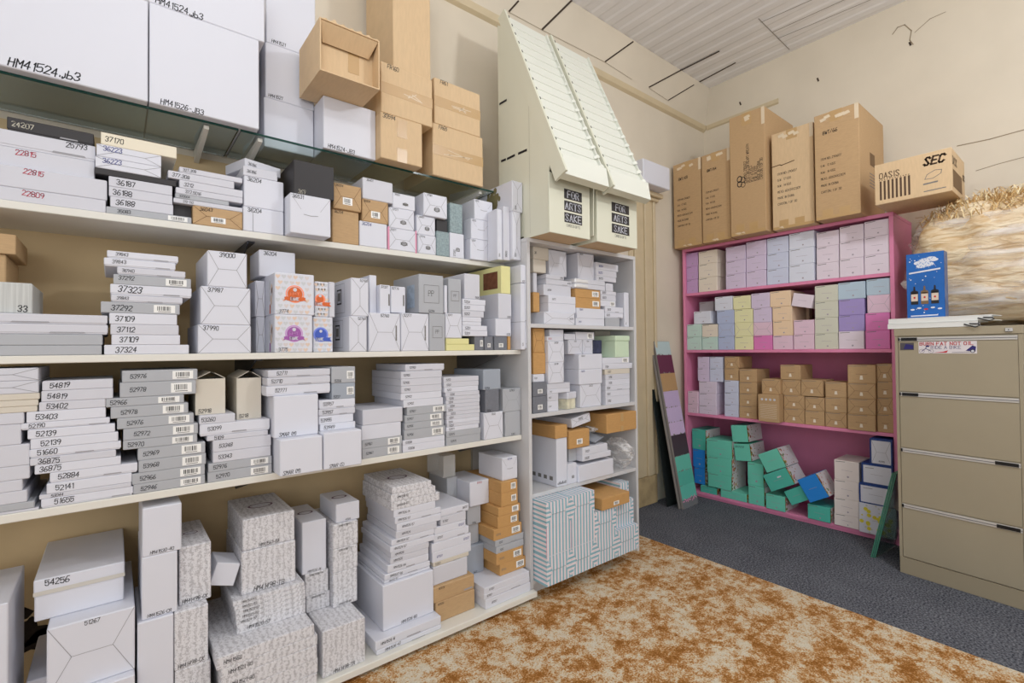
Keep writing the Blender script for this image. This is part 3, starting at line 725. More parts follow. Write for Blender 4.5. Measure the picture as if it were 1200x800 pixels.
bx('L', 389.5, 420.5, 244, 280.5, 2.0, .22, 'b', '36204', 'plain brown box under the brown sticker box, beside the jutting white box', None, g1, tp='tl', ts=.014)
bx('L', 390.5, 423.5, 213, 242, 1.99, .22, 'b.Fm', '36004', 'brown flap-end box with white sticker beside the black 369 box', None, g1, tp='tl', ts=.012)
bx('L', 421.4, 453.7, 258, 285.5, 2.0, .22, 'W', '36204', 'white box with blue 36204 writing under the brown sticker box', None, g1, tp='tl', tm='b', ts=.016)
bx('L', 424.5, 455, 232, 257, 2.0, .22, 'b.Fm', '36004', 'brown flap-end box with sticker on the blue marked white box', None, g1, tp='tl', ts=.011)
bx('L', 425, 460.3, 207, 231, 2.0, .24, 'w', '36401', 'white box under the tape banded carton, topmost above the brown sticker box', None, g1, tp='tl', ts=.012)
def badge(b, l, w, d, h, y):
    b.disc((.05*w, y-.0002, h*.34), (1, 0, 0), (0, 0, .8), min(w, h)*.14, FNT, 14, min(w, h)*.11)
    for k in range(3): b.line((-.06*w, y-.0002, h*(.28+.05*k)), (.16*w, y-.0002, h*(.28+.05*k)), .003, FNT, (0, -1, 0))
def pinkedge(b, l, w, d, h, y):
    badge(b, l, w, d, h, y)
    for x in (-w/2+.004, w/2-.004): b.line((x, y-.0003, 0), (x, y-.0003, h), .007, PINKE, (0, -1, 0))
    b.poly([(-w/2-.0006, y, 0), (-w/2-.0006, -y, 0), (-w/2-.0006, -y, h), (-w/2-.0006, y, h)], PINKE)
gb = 'small printed boxes on the top shelf'
bx('L', 454.5, 488.3, 266, 289, 2.0, .22, 'W.F', '37071', 'white box with pink edges at the shelf front', None, gb, tp='tl', ts=.011, extra=pinkedge)
bx('L', 456, 485.5, 242, 265.5, 2.0, .22, 'W.F', '37077', 'white badge printed box standing on the pink edged box', None, gb, tp='tl', ts=.011, extra=badge)
bx('L', 460.5, 486.5, 225, 241.5, 2.0, .2, 'W', '39001', 'small white badge printed box, topmost above the pink edged box', None, gb, tp='tl', ts=.01, extra=badge)
bx('L', 489.8, 511, 274, 293.5, 2.0, .22, 'W.F', '37076', 'small white badge printed box at the shelf front beside the pink edged box', None, gb, tp='tl', ts=.01, extra=badge)
bx('L', 487.6, 510, 251, 273.5, 2.0, .22, 'W.F', '36401', 'small white badge printed box in the middle of its column beside the black cube', None, gb, tp='tl', ts=.01, extra=badge)
bx('L', 496.5, 524, 225, 250, 1.99, .24, 'W.F', '37081', 'white blue-sided box on top beside the tall teal box', None, gb, tp='tl', ts=.011, extra=badge)
bx('L', 511.7, 526.6, 270, 297.5, 2.0, .2, 't', '', 'speckled teal box standing at the shelf front under the black cube', None, gb)
bx('L', 511.7, 524.5, 255.5, 269.5, 2.01, .15, 'x', '', 'small black cube box on the speckled teal box', None, gb)
bx('L', 527.2, 543.8, 272, 298.5, 2.0, .2, 'W', '37202', 'white box with upright writing under the tall teal box', None, gb, tp='u', ts=.012, extra=badge)
bx('L', 527.4, 542, 237, 271.5, 2.0, .18, 't', '', 'tall speckled teal box on the box with upright writing', None, gb)
gs = 'slit-flap boxes at the shelf end'
bx('L', 551.5, 574, 279, 302, 1.985, .2, 'W.S', '3202', 'white slit-flap box, lowest of three near the shelf end', None, gs, tp='tl', ts=.01)
bx('L', 552.2, 575.2, 255.5, 278.5, 1.985, .2, 'W.S', '3202', 'white slit-flap box, middle of three near the shelf end', None, gs, tp='tl', ts=.01)
bx('L', 556, 577.3, 232.6, 255, 1.985, .2, 'W.S', '3202', 'white slit-flap box, topmost of three near the shelf end', None, gs, tp='tl', ts=.01)
gu = 'upright slim boxes at the shelf end'
def gold(b, l, w, d, h, y):
    m = mat('gold foil print', srgb(150, 142, 104), .35, metal=.4); x = -w/2-.0006
    b.disc((x, .01, h*.52), (0, 1, 0), (0, 0, 1), min(d, h)*.24, m, 13)
    for k in range(16):
        t = k*.3927; q = .03+.012*(k % 3); b.disc((x-.0002-.00003*k, .01+q*math.cos(t), h*.56+q*.95*math.sin(t)), (0, 1, 0), (0, 0, 1.2), .012+.003*(k % 2), m, 7)
    b.line((x, .01, h*.1), (x, .01, h*.5), .008, m, (-1, 0, 0))
o1 = dict(tol=.08)
bx('L', 583, 588.6, 244.5, 304, 1.90, .083, 'W', '3202', 'slim white box standing upright, first of three in front of the shelf end', 'gift_box', gu, tp='u', ts=.008, **o1)
bx('L', 589.4, 597.6, 241, 304.5, 1.89, .092, 'w', '35502', 'slim white box with dark edge standing upright, middle of three at the shelf end', 'gift_box', gu, tp='u', ts=.012, **o1)
bx('L', 598.2, 612.6, 246.5, 305.5, 1.87, .3, 'W.V', '3502', 'white flap-end box standing upright under the gold tree box', 'gift_box', gu, tp='u', ts=.01, **o1)
bx('L', 597.4, 612.4, 210, 245.5, 1.87, .3, 'W.V', '3620', 'white box with a gold tree print on its side, on the upright slim boxes', 'gift_box', gu, tp='u', ts=.01, extra=gold)

# ================================================================ second long shelf
g2 = 'boxes on the middle long shelf'
S = stack('L', 'the wide flats under the silver ribbed box', g2, Y2+.003, .3, 120, 419, [(-90, 119.8, 404.4, 'g', ''), (-90, 120.4, 392, 'g', ''), (-90, 126, 380.6, 'w.l', ''), (-90, 126.4, 369.6, 'w.l', '')])
bx('L', -60, 38, 332, 367.6, Y2+.02, .26, 'v', '33', 'silver ribbed box marked 33 on the wide white flats', None, g2, ur=38, tp='br', ts=.02)
bx('L', -70, 7, 298, 331, 2.04, .24, 'b', '', 'brown carton on the silver ribbed box, lower of two cut by the edge', 'carton', g2, ur=7)
bx('L', -70, 18.5, 275, 298, 2.03, .24, 'b', '', 'brown carton, upper of two cut by the edge under the top long shelf', 'carton', g2, ur=18)
S = stack('L', 'the tall middle shelf stack crowned by 39843', 'flats in the tall middle shelf stack', Y2+.004, .3, 131, 417.5, [(122, 221.4, 404, 'W', '37324', dict(ts=.019)), (131, 211.4, 392, 'W', '37109', dict(ts=.019)), (129.6, 209.6, 379.6, 'w', '37112', dict(ts=.019)),
  (128, 207.4, 366.4, 'W', '37109', dict(ts=.019)), (118, 210.6, 353.4, 'g.s', '37292', dict(ts=.019)), (129.6, 213.6, 345, 'w.l', '39843'), (129, 224.4, 332.4, 'W.l', '37323', dict(ts=.022)), (133, 224, 320.6, 'g.s', '37292', dict(tp='tl')),
  (137.6, 217.6, 311.8, 'w.l', '36940'), (121.4, 205.4, 302.2, 'W.l', '39843'), (125, 208.6, 293.4, 'W.l', '39843')])
S = stack('L', 'the column of three flap-end white boxes', 'flap-end boxes in a column of three', Y2+.004, .3, 236, 413.8, [(232, 294.2, 380, 'W.F', '37990', dict(tp='tl', ts=.017)), (235, 293.6, 334.8, 'W.F', '37987', dict(tp='tl', ts=.017)), (243, 289.4, 292, 'W.F', '39000', dict(tp='tc', ts=.018))], shape='flap-end box')
HEART = [(math.sin(t)**3*1.0, (13*math.cos(t)-5*math.cos(2*t)-2*math.cos(3*t)-math.cos(4*t))/16) for t in [k*2*math.pi/12 for k in range(12)]]
def piggy(col, side):
    C1 = mat('badge print '+side, col, .5); C2 = mat('badge ring print '+side, tuple(min(1, c*1.3+.12) for c in col), .5)
    HS = [mat('heart print a', srgb(224, 202, 186), .6), mat('heart print b', srgb(204, 207, 212), .6), mat('heart print c', srgb(214, 206, 206), .6)]
    def f(b, l, w, d, h, y):
        k = 0
        for r in range(7):
            for c in range(6):
                hx, hz = -w*.44+w*.88*(c+(.5 if r % 2 else .1))/6, h*(.07+.14*r)
                if abs(hx) < w*.24 and abs(hz-h*.47) < h*.24: continue
                k += 1; b.poly([(hx+px*.0085, y, hz+pz*.0085) for px, pz in HEART], HS[k % 3])
        R_ = min(w, h)*.21; cz = h*.5
        b.disc((0, y-.0002, cz), (1, 0, 0), (0, 0, 1), R_*1.12, C2, 26); b.disc((0, y-.0004, cz), (1, 0, 0), (0, 0, 1), R_*.98, W, 26); b.disc((0, y-.0006, cz), (1, 0, 0), (0, 0, 1), R_*.92, C1, 26)
        b.disc((0, y-.0008, cz+R_*.55), (1, 0, 0), (0, 0, 1), R_*.24, W, 12)
        s_ = R_*.36
        t1 = textw('PIGGY', s_); b.text('PIGGY', (-t1/2, y-.0008, cz-R_*.12), (1, 0, 0), (0, 0, 1), s_, C2, jit=0, wd=s_*.17)
        zz = cz-R_*.62
        b.poly([(-R_*1.45, y-.0007, zz-R_*.3), (-R_*.9, y-.0007, zz-R_*.12), (-R_*.9, y-.0007, zz+R_*.3), (-R_*1.3, y-.0007, zz+R_*.2), (-R_*1.22, y-.0007, zz-.05*R_)], C1)
        b.poly([(R_*1.45, y-.0007, zz-R_*.3), (R_*.9, y-.0007, zz-R_*.12), (R_*.9, y-.0007, zz+R_*.3), (R_*1.3, y-.0007, zz+R_*.2), (R_*1.22, y-.0007, zz-.05*R_)], C1)
        b.poly([(-R_, y-.0009, zz-R_*.22), (0, y-.0009, zz-R_*.36), (R_, y-.0009, zz-R_*.22), (R_, y-.0009, zz+R_*.26), (0, y-.0009, zz+R_*.12), (-R_, y-.0009, zz+R_*.26)], C1)
        t2 = textw('BANK', s_*1.1); b.text('BANK', (-t2/2, y-.0011, zz-R_*.2), (1, 0, 0), (0, 0, 1), s_*1.1, W2, jit=0, wd=s_*.22)
        x = -w/2-.0006     # upright side print
        b.line((x, d*.1-d/2+.04, h*.08), (x, d*.1-d/2+.04, h*.2), .014, C1, (-1, 0, 0)); b.line((x, d*.1-d/2+.04, h*.2), (x, d*.1-d/2+.04, h*.26), .004, C1, (-1, 0, 0))
        for q in range(5): b.disc((x, -d/2+.05+.02*math.sin(q*2), h*(.36+.09*q)), (0, 1, 0), (0, 0, 1.6), .012, HS[q % 3], 8)
    return f
gp = 'badge printed heart boxes'
bx('L', 322, 366.2, 368, 413.5, Y2+.002, .26, 'W', '3775', 'heart patterned box with a purple badge, under the orange badge box', None, gp, tp='bl', ts=.015, extra=piggy(srgb(160, 92, 168), 'purple'))
bx('L', 322, 368.2, 318.4, 367.2, Y2+.002, .26, 'W', '3774', 'heart patterned box with a whole orange badge, on the purple badge box', None, gp, tp='bl', ts=.015, extra=piggy(srgb(214, 104, 50), 'orange'))
def half(col, side):
    C1 = mat('badge print '+side, col, .5); C2 = mat('badge ring print '+side, tuple(min(1, c*1.3+.12) for c in col), .5)
    HS = [mat('heart print a', srgb(226, 196, 176), .6), mat('heart print b', srgb(198, 202, 208), .6)]
    def f(b, l, w, d, h, y):
        k = 0
        for r in range(7):
            for c in range(4):
                hx, hz = -w*.42+w*.9*(c+(.4 if r % 2 else .1))/4, h*(.07+.14*r)
                if hx < w*.2 and abs(hz-h*.47) < h*.24: continue
                k += 1; b.poly([(hx+px*.0085, y, hz+pz*.0085) for px, pz in HEART], HS[k % 2])
        R_ = h*.21; cx, cz = -w*.12, h*.5
        b.disc((cx, y-.0002, cz), (1, 0, 0), (0, 0, 1), min(R_*1.1, w/2+cx), C2, 26); b.disc((cx, y-.0004, cz), (1, 0, 0), (0, 0, 1), min(R_*.95, w/2+cx-.006), C1, 26)
        b.disc((cx, y-.0006, cz+R_*.45), (1, 0, 0), (0, 0, 1), R_*.2, W, 12)
        zz = cz-R_*.62; b.poly([(cx-R_*.7, y-.0007, zz-R_*.25), (cx+R_*1.5, y-.0007, zz-R_*.32), (cx+R_*1.2, y-.0007, zz+.02*R_), (cx+R_*1.4, y-.0007, zz+.22*R_), (cx-R_*.7, y-.0007, zz+R_*.28)], C1)
        s_ = R_*.36; b.text('BANK', (cx-R_*.6, y-.0009, zz-R_*.18), (1, 0, 0), (0, 0, 1), s_, W2, jit=0, wd=s_*.2)
    return f
bx('L', 367, 390, 371, 412.5, Y2+.03, .24, 'W', '', 'heart patterned box with a blue badge, half hidden by the purple badge box', None, gp, extra=half(srgb(70, 96, 190), 'blue'))
bx('L', 369, 385, 329.4, 370.6, Y2+.03, .24, 'W', '', 'heart patterned box with a half hidden orange badge, behind the whole orange badge', None, gp, extra=half(srgb(214, 104, 50), 'orange'))
bx('L', 385.6, 392.5, 330, 370.6, Y2+.03, .24, 'w', '', 'narrow plain white box between an orange badge and a boxed print', None, g2)
bx('L', 300, 311.5, 371, 413, Y2+.14, .14, 'W.F', '', 'white heart patterned box end behind the purple badge box', None, gp)
bx('L', 299, 311.5, 328.5, 370.6, Y2+.14, .14, 'W.F', '', 'white box end behind the whole orange badge box', None, gp)
bx('L', 303.5, 346, 292, 328, Y2+.14, .16, 'w', '36204', 'plain white box marked 36204 above and behind the orange badge box', None, g2, tp='tl', ts=.017)
def icon(b, l, w, d, h, y):
    x = -w/2-.0006; c = -d/2+.13; z = h*.56
    for q, m in ((.026, INK), (.021, W), (.014, FNT)): b.poly([(x-(.0003 if q < .026 else 0)-(.0003 if q < .02 else 0), c-q, z-q*1.2), (x-(.0003 if q < .026 else 0)-(.0003 if q < .02 else 0), c+q, z-q*1.2), (x-(.0003 if q < .026 else 0)-(.0003 if q < .02 else 0), c+q, z+q*1.2), (x-(.0003 if q < .026 else 0)-(.0003 if q < .02 else 0), c-q, z+q*1.2)], m)
    for a, q in (((c-.06, h*.12), (c+.06, h*.12)), ((c+.06, h*.12), (c+.06, h*.9)), ((c+.06, h*.9), (c-.06, h*.9)), ((c-.06, h*.9), (c-.06, h*.12))): b.line((x, *a), (x, *q), .0016, CRS, (-1, 0, 0))
gi = 'white printed boxes on the middle long shelf'
bx('L', 409.5, 430, 370, 413, Y2+.002, .24, 'W.V', '52760', 'white flap-end box with a square side print, lower of two', None, gi, tp='tr', ts=.012, extra=icon)
bx('L', 411.5, 432, 325, 369.5, Y2+.002, .24, 'W.V', '52760', 'white flap-end box with a square side print, upper of two', None, gi, tp='tr', ts=.012, extra=icon)
def qr_free(b, l, w, d, h, y):
    for k in range(4): b.line((w*.36, y-.0003, h*(.3+.1*k)), (w*.36, y-.0003, h*(.36+.1*k)), .006, FNT, (0, -1, 0))
bx('L', 431.8, 469.2, 366, 412.8, Y2+.002, .26, 'W.F', '52760', 'white flap-end box at the shelf front beside the square side print pair', None, gi, tp='tc', ts=.014, extra=qr_free)
bx('L', 470.2, 502.6, 366.4, 412.5, Y2+.002, .26, 'W.F', '52277', 'white flap-end box at the shelf front under the big framed monogram box', None, gi, tp='tl', ts=.014, extra=qr_free)
bx('L', 433, 441.4, 322, 365.6, Y2+.05, .2, 'W', '', 'narrow white box behind the upper square side print box', None, gi)
bx('L', 442, 457.5, 333, 365.6, Y2+.02, .22, 'W', '37021', 'white box standing on the flap-end boxes next to a narrow white box', None, gi, tp='tl', ts=.012, extra=qr_free)
bx('L', 458.3, 475.2, 335, 365.6, Y2+.02, .22, 'W', '52776', 'white box standing on the flap-end boxes beside the big framed monogram box', None, gi, tp='tl', ts=.012, extra=qr_free)
def mono(b, l, w, d, h, y):
    q, cz = min(w, h)*.30, h*.5
    for a, c in (((-q, -q), (q, -q)), ((q, -q), (q, q)), ((q, q), (-q, q)), ((-q, q), (-q, -q))): b.line((a[0], y, cz+a[1]*1.05), (c[0], y, cz+c[1]*1.05), .0018, FNT, (0, -1, 0))
    s_ = q*.62; t_ = textw('PP', s_); b.text('PP', (-t_/2, y, cz-s_*.35), (1, 0, 0), (0, 0, 1), s_, FNT, jit=0, wd=s_*.1, serif=True)
def mono_pic(b, l, w, d, h, y):
    mono(b, l, w, d, h, y); x = -w/2-.0006
    b.poly([(x, -d/2+.04, h*.15), (x, -d/2+.11, h*.15), (x, -d/2+.11, h*.75), (x, -d/2+.04, h*.75)], mat('pale blue picture print', srgb(170, 186, 204), .5, noise=.25, scale=40))
gm = 'framed monogram boxes'
bx('L', 503.3, 521.6, 367, 411.5, Y2+.002, .25, 'g', '', 'grey framed monogram box at the shelf front, lower of the pair', None, gm, extra=mono)
bx('L', 491, 519.8, 320.6, 366.2, Y2+.002, .25, 'g', '52314', 'big silver-grey framed monogram box with a pale blue side picture', None, gm, tp='bc', ts=.012, extra=mono_pic)
bx('L', 522.3, 541.4, 366.6, 396, Y2+.002, .24, 'W.F', '30411', 'white flap-end box on the yellow flat box', None, gi, tp='tl', ts=.011, free=True)
gy = 'yellow boxes on the middle long shelf'
bx('L', 523, 556, 403.4, 410.5, Y2+.001, .2, 'y', '', 'yellow flat box on the shelf, lower of two', None, gy, tol=.05)
bx('L', 523, 549.6, 396.4, 403.2, Y2+.001, .2, 'y', '', 'yellow flat box, upper of two under the white flap-end box', None, gy, tol=.05)
bx('L', 521, 524.4, 334, 366, Y2+.004, .2, 'W', '', 'very thin white box beside the big framed monogram box', None, gi)
bx('L', 525.8, 540.8, 326, 366, Y2+.004, .2, 'g', '', 'narrow grey framed monogram box beside the tall white box', None, gm, extra=mono)
gr = 'boxes at the end of the middle long shelf'
bx('L', 556.5, 567, 394, 410.5, Y2+.004, .2, 'd.s', '', 'dark grey sticker box at the shelf front beside the yellow flats', None, gr)
bx('L', 568, 578, 394, 410.3, Y2+.004, .2, 'd.m', '', 'dark grey sticker box in the middle of three', None, gr)
bx('L', 579.5, 594.5, 394, 410, Y2+.004, .2, 'd.m', '', 'dark grey sticker box, last of three towards the bookcase', None, gr)
bx('L', 595.3, 598.6, 394, 410, Y2+.004, .2, 'o', '', 'sliver of a brown box beside the dark grey sticker boxes', 'gift_box', gr)
S = stackn('L', 'the small flats below the tall white box', gr, Y2+.002, .2, 542, 394.2, [(542, 571.3, 387.2, 'W', '5201'), (542, 570.8, 381, 'W', '5201'), (542, 564, 376.6, 'W', ''), (542, 564, 371.2, 'W', ''), (542, 567, 363.6, 'w', '5202'), (542, 568.4, 356.5, 'W', '5203'), (542, 569, 349.8, 'W', '5204')])
bx('L', 544.5, 562.4, 320, 349.4, Y2+.004, .24, 'w', '5605', 'tall white box on the small white flats', None, gr, tp='br', ts=.011)
bx('L', 581, 599, 373, 393.8, Y2+.002, .3, 'W', '5205', 'white box on the dark grey sticker boxes, below another white box', None, gr, tp='br', ts=.011)
bx('L', 584.2, 599.5, 343.4, 372.6, Y2+.002, .3, 'w', '5204', 'white box directly under the yellow window box', None, gr, tp='br', ts=.011)
def window(b, l, w, d, h, y):
    x = -w/2-.0006; y0, y1 = -d/2+.03, -d/2+.15
    b.poly([(x, y0, h*.2), (x, y1, h*.2), (x, y1, h*.82), (x, y0, h*.82)], mat('brown window view', srgb(120, 78, 60), .2, noise=.3, scale=40))
bx('L', 587.5, 598.3, 311, 343, Y2+.002, .3, 'y', '', 'pale yellow box with a brown window in its side', None, gr, extra=window)
def split(b, l, w, d, h, y): b.line((-w/2, y, h*.42), (w/2, y, h*.42), .002, CRS, (0, -1, 0)); b.line((-w/2-.0005, -d/2, h*.42), (-w/2-.0005, d/2, h*.42), .002, CRS, (-1, 0, 0))
SURF.append((1.50, XE, 1.83, Y2, Z2-.0))
bx('L', 610.6, 615.4, 331.5, 408, 1.835, .3, 'W', '5216', 'slim white box standing upright beside the bookcase, inner of two', 'gift_box', gr, tp='u', ts=.008, extra=split, tol=.08)
bx('L', 615.6, 620.4, 331.5, 408, 1.835, .3, 'W', '5215', 'slim white box standing upright against the bookcase side', 'gift_box', gr, tp='u', ts=.008, extra=split, tol=.08)
bx('L', 610.6, 620.2, 310, 330.8, 1.835, .3, 'W', '5201', 'white box lying across the two upright slim boxes beside the bookcase', 'gift_box', gr, tp='b', ts=.008)

# ================================================================ third long shelf
g3 = 'boxes on the third long shelf'
ph = 'the stack cut by the picture edge'
S = stack('L', ph, g3, Y2+.003, .3, 30, 608, [(-80, 46, 597, 'w.l', ''), (-80, 41, 588, 'g', ''), (-80, 32, 574, 'w', ''), (-80, 26, 561, 'w', ''), (-80, 34, 545, 'w', ''), (-80, 34, 520, 'w', '', dict(shape='box')), (-80, 24, 496, 'w', '', dict(shape='box')),
   (-80, 29, 483, 'w', ''), (-80, 43, 476, 'i', ''), (-80, 44, 468.5, 'i', ''), (-80, 46.5, 461, 'i', ''), (-80, 45.5, 446, 'w.F', ''), (-80, 45, 431, 'w.F', '')])
g4 = 'white flats in the tall 54819 stack'
ph = 'the tall stack with two 54819 flats on top'
o = lambda **k: dict(ts=.017, **k)
S = stack('L', ph, g4, Y2+.003, .28, 95, 592, [(47.5, 155.5, 578.5, 'W.l', '51655', o()), (46, 154, 573.5, 'w', '53044', o()), (54, 154, 561.7, 'W', '52141', o()), (58, 161, 549.8, 'W.l', '52884', o()), (41, 142, 539.5, 'W', '36875', o()), (35, 136, 531, 'w', '36875', o()), (33, 142, 521, 'W.l', '51660', o()),
   (36, 139, 509.5, 'W', '52139', o()), (32.5, 135, 499, 'W', '52139', o()), (23, 129, 489, 'W.l', '52190', o()), (31, 124, 478.5, 'W', '53403', o()), (46, 124, 468.7, 'w', '53402', o()), (49, 133, 456, 'w', '54819', o()), (49, 132, 445, 'w', '54819', o())])
g5 = 'silver-grey flats in the barcode stack'
ph = 'the grey barcode stack with 53976 on top'
o = lambda: dict(ts=.015)
S = stack('L', ph, g5, Y2+.003, .28, 195, 573.5, [(155, 240, 562.5, 'g.s', '52946', o()), (154.5, 240, 550, 'g.s', '52966', o()), (162, 241, 536, 'g.s', '53968', o()), (162, 241, 522, 'g.s', '52969', o()), (144, 231, 511.5, 'g.s', '52970', o()), (145, 232.5, 498.3, 'g.s', '52972', o()),
   (137, 227, 486, 'g.s', '52976', o()), (130, 221, 473, 'g.s', '52978', o()), (124, 216, 461, 'g.s', '52966', o()), (140, 229.5, 446.3, 'g.s', '52978', o()), (142.5, 231, 433, 'g.s', '53976', o())])
g6 = 'flats below the two open topped boxes'
ph = 'the flats below the two open topped boxes'
S = stack('L', ph, g6, Y2+.003, .28, 281, 561, [(244, 319, 548.5, 'g.s', '52970', o()), (244, 318.4, 538.5, 'g.s', '52976', o()), (249, 317, 526.5, 'w', '53343', o()), (249, 317.4, 513, 'w', '53348', o()), (242.4, 314, 507, 'w', '5109', o()), (233.6, 316, 493.5, 'W.l', '53099', o()), (234, 276, 483.5, 'w', '53260', o())])
def open_box(uL, uR, vT, vB, y, label, txt):
    x0, x1 = at(uL, vB, 1, y).x, at(uR, vB, 1, y).x
    zb, zt = max(h[2] for l, h, n in BOXES if l[0] < (x0+x1)/2 < h[0] and h[2] < 1.12 and h[2] > .8)+.0005, at(uR, vT, 1, y).z
    w, d, h = x1-x0, .2, zt-zb; t = .003
    b = MB(); b.box(-w/2, w/2, -d/2, -d/2+t, 0, h, IV); b.box(-w/2, w/2, d/2-t, d/2, 0, h, IV); b.box(-w/2, -w/2+t, -d/2+t, d/2-t, 0, h, IV); b.box(w/2-t, w/2, -d/2+t, d/2-t, 0, h, IV); b.box(-w/2+t, w/2-t, -d/2+t, d/2-t, 0, t, IV)
    b.text(txt, (-w*.4, -d/2-.0005, .006), (1, 0, 0), (0, 0, 1), .012, INK, slant=.1)
    o_ = b.build('open_box', None, ((x0+x1)/2, y+d/2, zb)); tag(o_, label, 'box', 'open topped boxes')
    f = MB(); f.prism([(-w/2, -d/2, h), (0, -d/2+.004, h+.022), (0, d/2-.004, h+.024), (-w/2, d/2, h)], (0, 0, .002), IV); f.build('flap', o_)
    f = MB(); f.prism([(w/2, -d/2, h), (.012, -d/2+.004, h+.018), (.012, d/2-.004, h+.02), (w/2, d/2, h)], (0, 0, .002), IV); f.build('flap', o_)
    reg((x0, y, zb), (x1, y+d, zt+.026), o_.name)
open_box(229, 264, 443, 482, Y2+.03, 'pale open topped box beside the grey barcode stack', '52918')
open_box(277.5, 306, 442, 480, Y2+.05, 'pale open topped box beside the 52711 flats', '5218')
g7 = 'white boxes at the shelf front'
bx('L', 328, 378, 516, 561, 1.80, .3, 'W', 'SMAR (M)', 'large plain white box jutting over the shelf edge, lower of two', None, g7, tp='bl', ts=.016, tol=.1)
bx('L', 379.5, 424, 508, 555, 1.80, .3, 'W', 'SMAR (S)', 'plain white box jutting over the shelf edge under the 53949 flats', None, g7, tp='bl', ts=.015, tol=.1)
bx('L', 321, 373, 464.5, 515.5, Y2-.03, .3, 'W', 'SMAR (M)', 'large plain white box under the three flats marked 52711', None, g7, tp='bl', ts=.016)
S = stack('L', 'the three flats on the large white box', g7, Y2-.02, .28, 314, 461.8, [(312, 387, 452.8, 'W.l', '52771', o()), (313, 387, 443, 'w.l', '52710', o()), (314, 387, 434, 'w.l', '52711', o())])
S = stack('L', 'the narrow stack with two grey boxes on top', g7, Y2-.02, .28, 376, 507, [(375, 416.5, 497.5, 'W', '53949', o()), (373.7, 414, 488, 'W', '53955', o()), (373.7, 416.4, 480, 'w.l', '53957', o()), (373.7, 416, 469, 'W.l', '53957', o()), (388.5, 416, 449.6, 'q.s', '5207', dict(ts=.012, tp='bl', ur=388, shape='box')), (388.5, 416.4, 430, 'g.s', '5206', dict(ts=.012, tp='bl', ur=388, shape='box'))])
g8 = 'boxes beside the six over four stack'
bx('L', 424.6, 471, 526.5, 538, Y2+.003, .26, 'g.s', '53961', 'silver-grey barcode flat, lower of two under the plain white boxes', None, g8, ts=.012)
bx('L', 424.3, 471.5, 516, 526, Y2+.003, .26, 'g.s', '53961', 'silver-grey barcode flat, upper of two under the plain white boxes', None, g8, ts=.012)
bx('L', 424, 470, 499, 515.6, Y2+.003, .26, 'W', '', 'plain white box directly on two silver-grey barcode flats', 'gift_box', g8)
bx('L', 425, 472, 480.5, 498.5, Y2+.003, .26, 'w', '', 'plain white box, topmost above two silver-grey barcode flats', 'gift_box', g8)
g9 = 'flats in the six white over four grey stack'
o = lambda **k: dict(ts=.011, **k)
S = stackn('L', 'the stack of six white over four grey flats', g9, Y2+.003, .3, 473, 529, [(472.5, 521.5, 522, 'W', '53008', o()), (472.5, 521.5, 516, 'W', '53008', o()), (474, 522, 504.3, 'g.s', '52906', o()), (474, 520, 496, 'g.s', '52906', o()), (475, 520, 487.3, 'g.s', '52907', o()), (477, 523, 478, 'g.s', '52907', o()),
   (473, 519.4, 469, 'W', '52902', o()), (470, 517.6, 461, 'W', '52902', o()), (470, 517.6, 452.6, 'w', '52901', o()), (470, 517.6, 444, 'w', '52900', o()), (470, 518, 435.5, 'w', '52900', o()), (475, 520.6, 427.2, 'w.l', '52900', o())])
S = stackn('L', 'the thin white flats near the bookcase side', 'thin flats beside the grey flap-end box', Y2+.003, .26, 523, 521, [(523, 563, 513, 'g', '52975', o()), (523, 563.5, 506, 'g', '52975', o()), (523, 561, 501, 'W', '52971', o()), (524, 562, 497, 'w', '5202', o()), (523.5, 562, 492.5, 'W', '5201', o()), (523.5, 562, 487.5, 'w', '5201', o()), (523.5, 562.5, 483, 'w', '5203', o()),
   (523.5, 562.5, 478.5, 'w', '5203', o()), (523, 562, 474, 'w', '5204', o()), (523, 562.5, 469.5, 'w', '5204', o()), (523, 562.5, 465, 'w', '5205', o()), (522.5, 562, 460, 'w', '5205', o()), (520.5, 560.5, 454, 'W', '5207', o()), (520.5, 561, 448, 'w', '5207', o())])
bx('L', 520, 561, 442, 447.6, Y2+.003, .26, 'w', '5202', 'white flat box crowning the stack of thin white flats near the bookcase side', None, 'thin flats beside the grey flap-end box', ur=523, ts=.011)
ge = 'boxes at the end of the third long shelf'
bx('L', 567.3, 589.7, 484, 513.3, Y2+.003, .24, 'W.F', '5202', 'white flap-end box at the shelf front under the dark grey box', None, ge, tp='tc', ts=.011)
bx('L', 569, 585, 457, 483.6, Y2+.003, .22, 'd', '5206', 'dark grey box between a white flap-end box and a blue-grey box', None, ge, tp='bl', ts=.011)
bx('L', 566.5, 586.8, 433, 456.6, Y2+.003, .26, 'q', '52906', 'blue-grey box on top of the dark grey box', None, ge, tp='bl', ts=.011)
bx('L', 592, 610.2, 483, 508.5, Y2+.003, .24, 'g', '5202', 'plain silver-grey box under the silver-grey flap-end box', None, ge, tp='bc', ts=.011)
bx('L', 588.5, 611.2, 456, 482.5, Y2+.003, .24, 'g.F', '52907', 'silver-grey flap-end box near the bookcase side', None, ge, tp='tc', ts=.012)
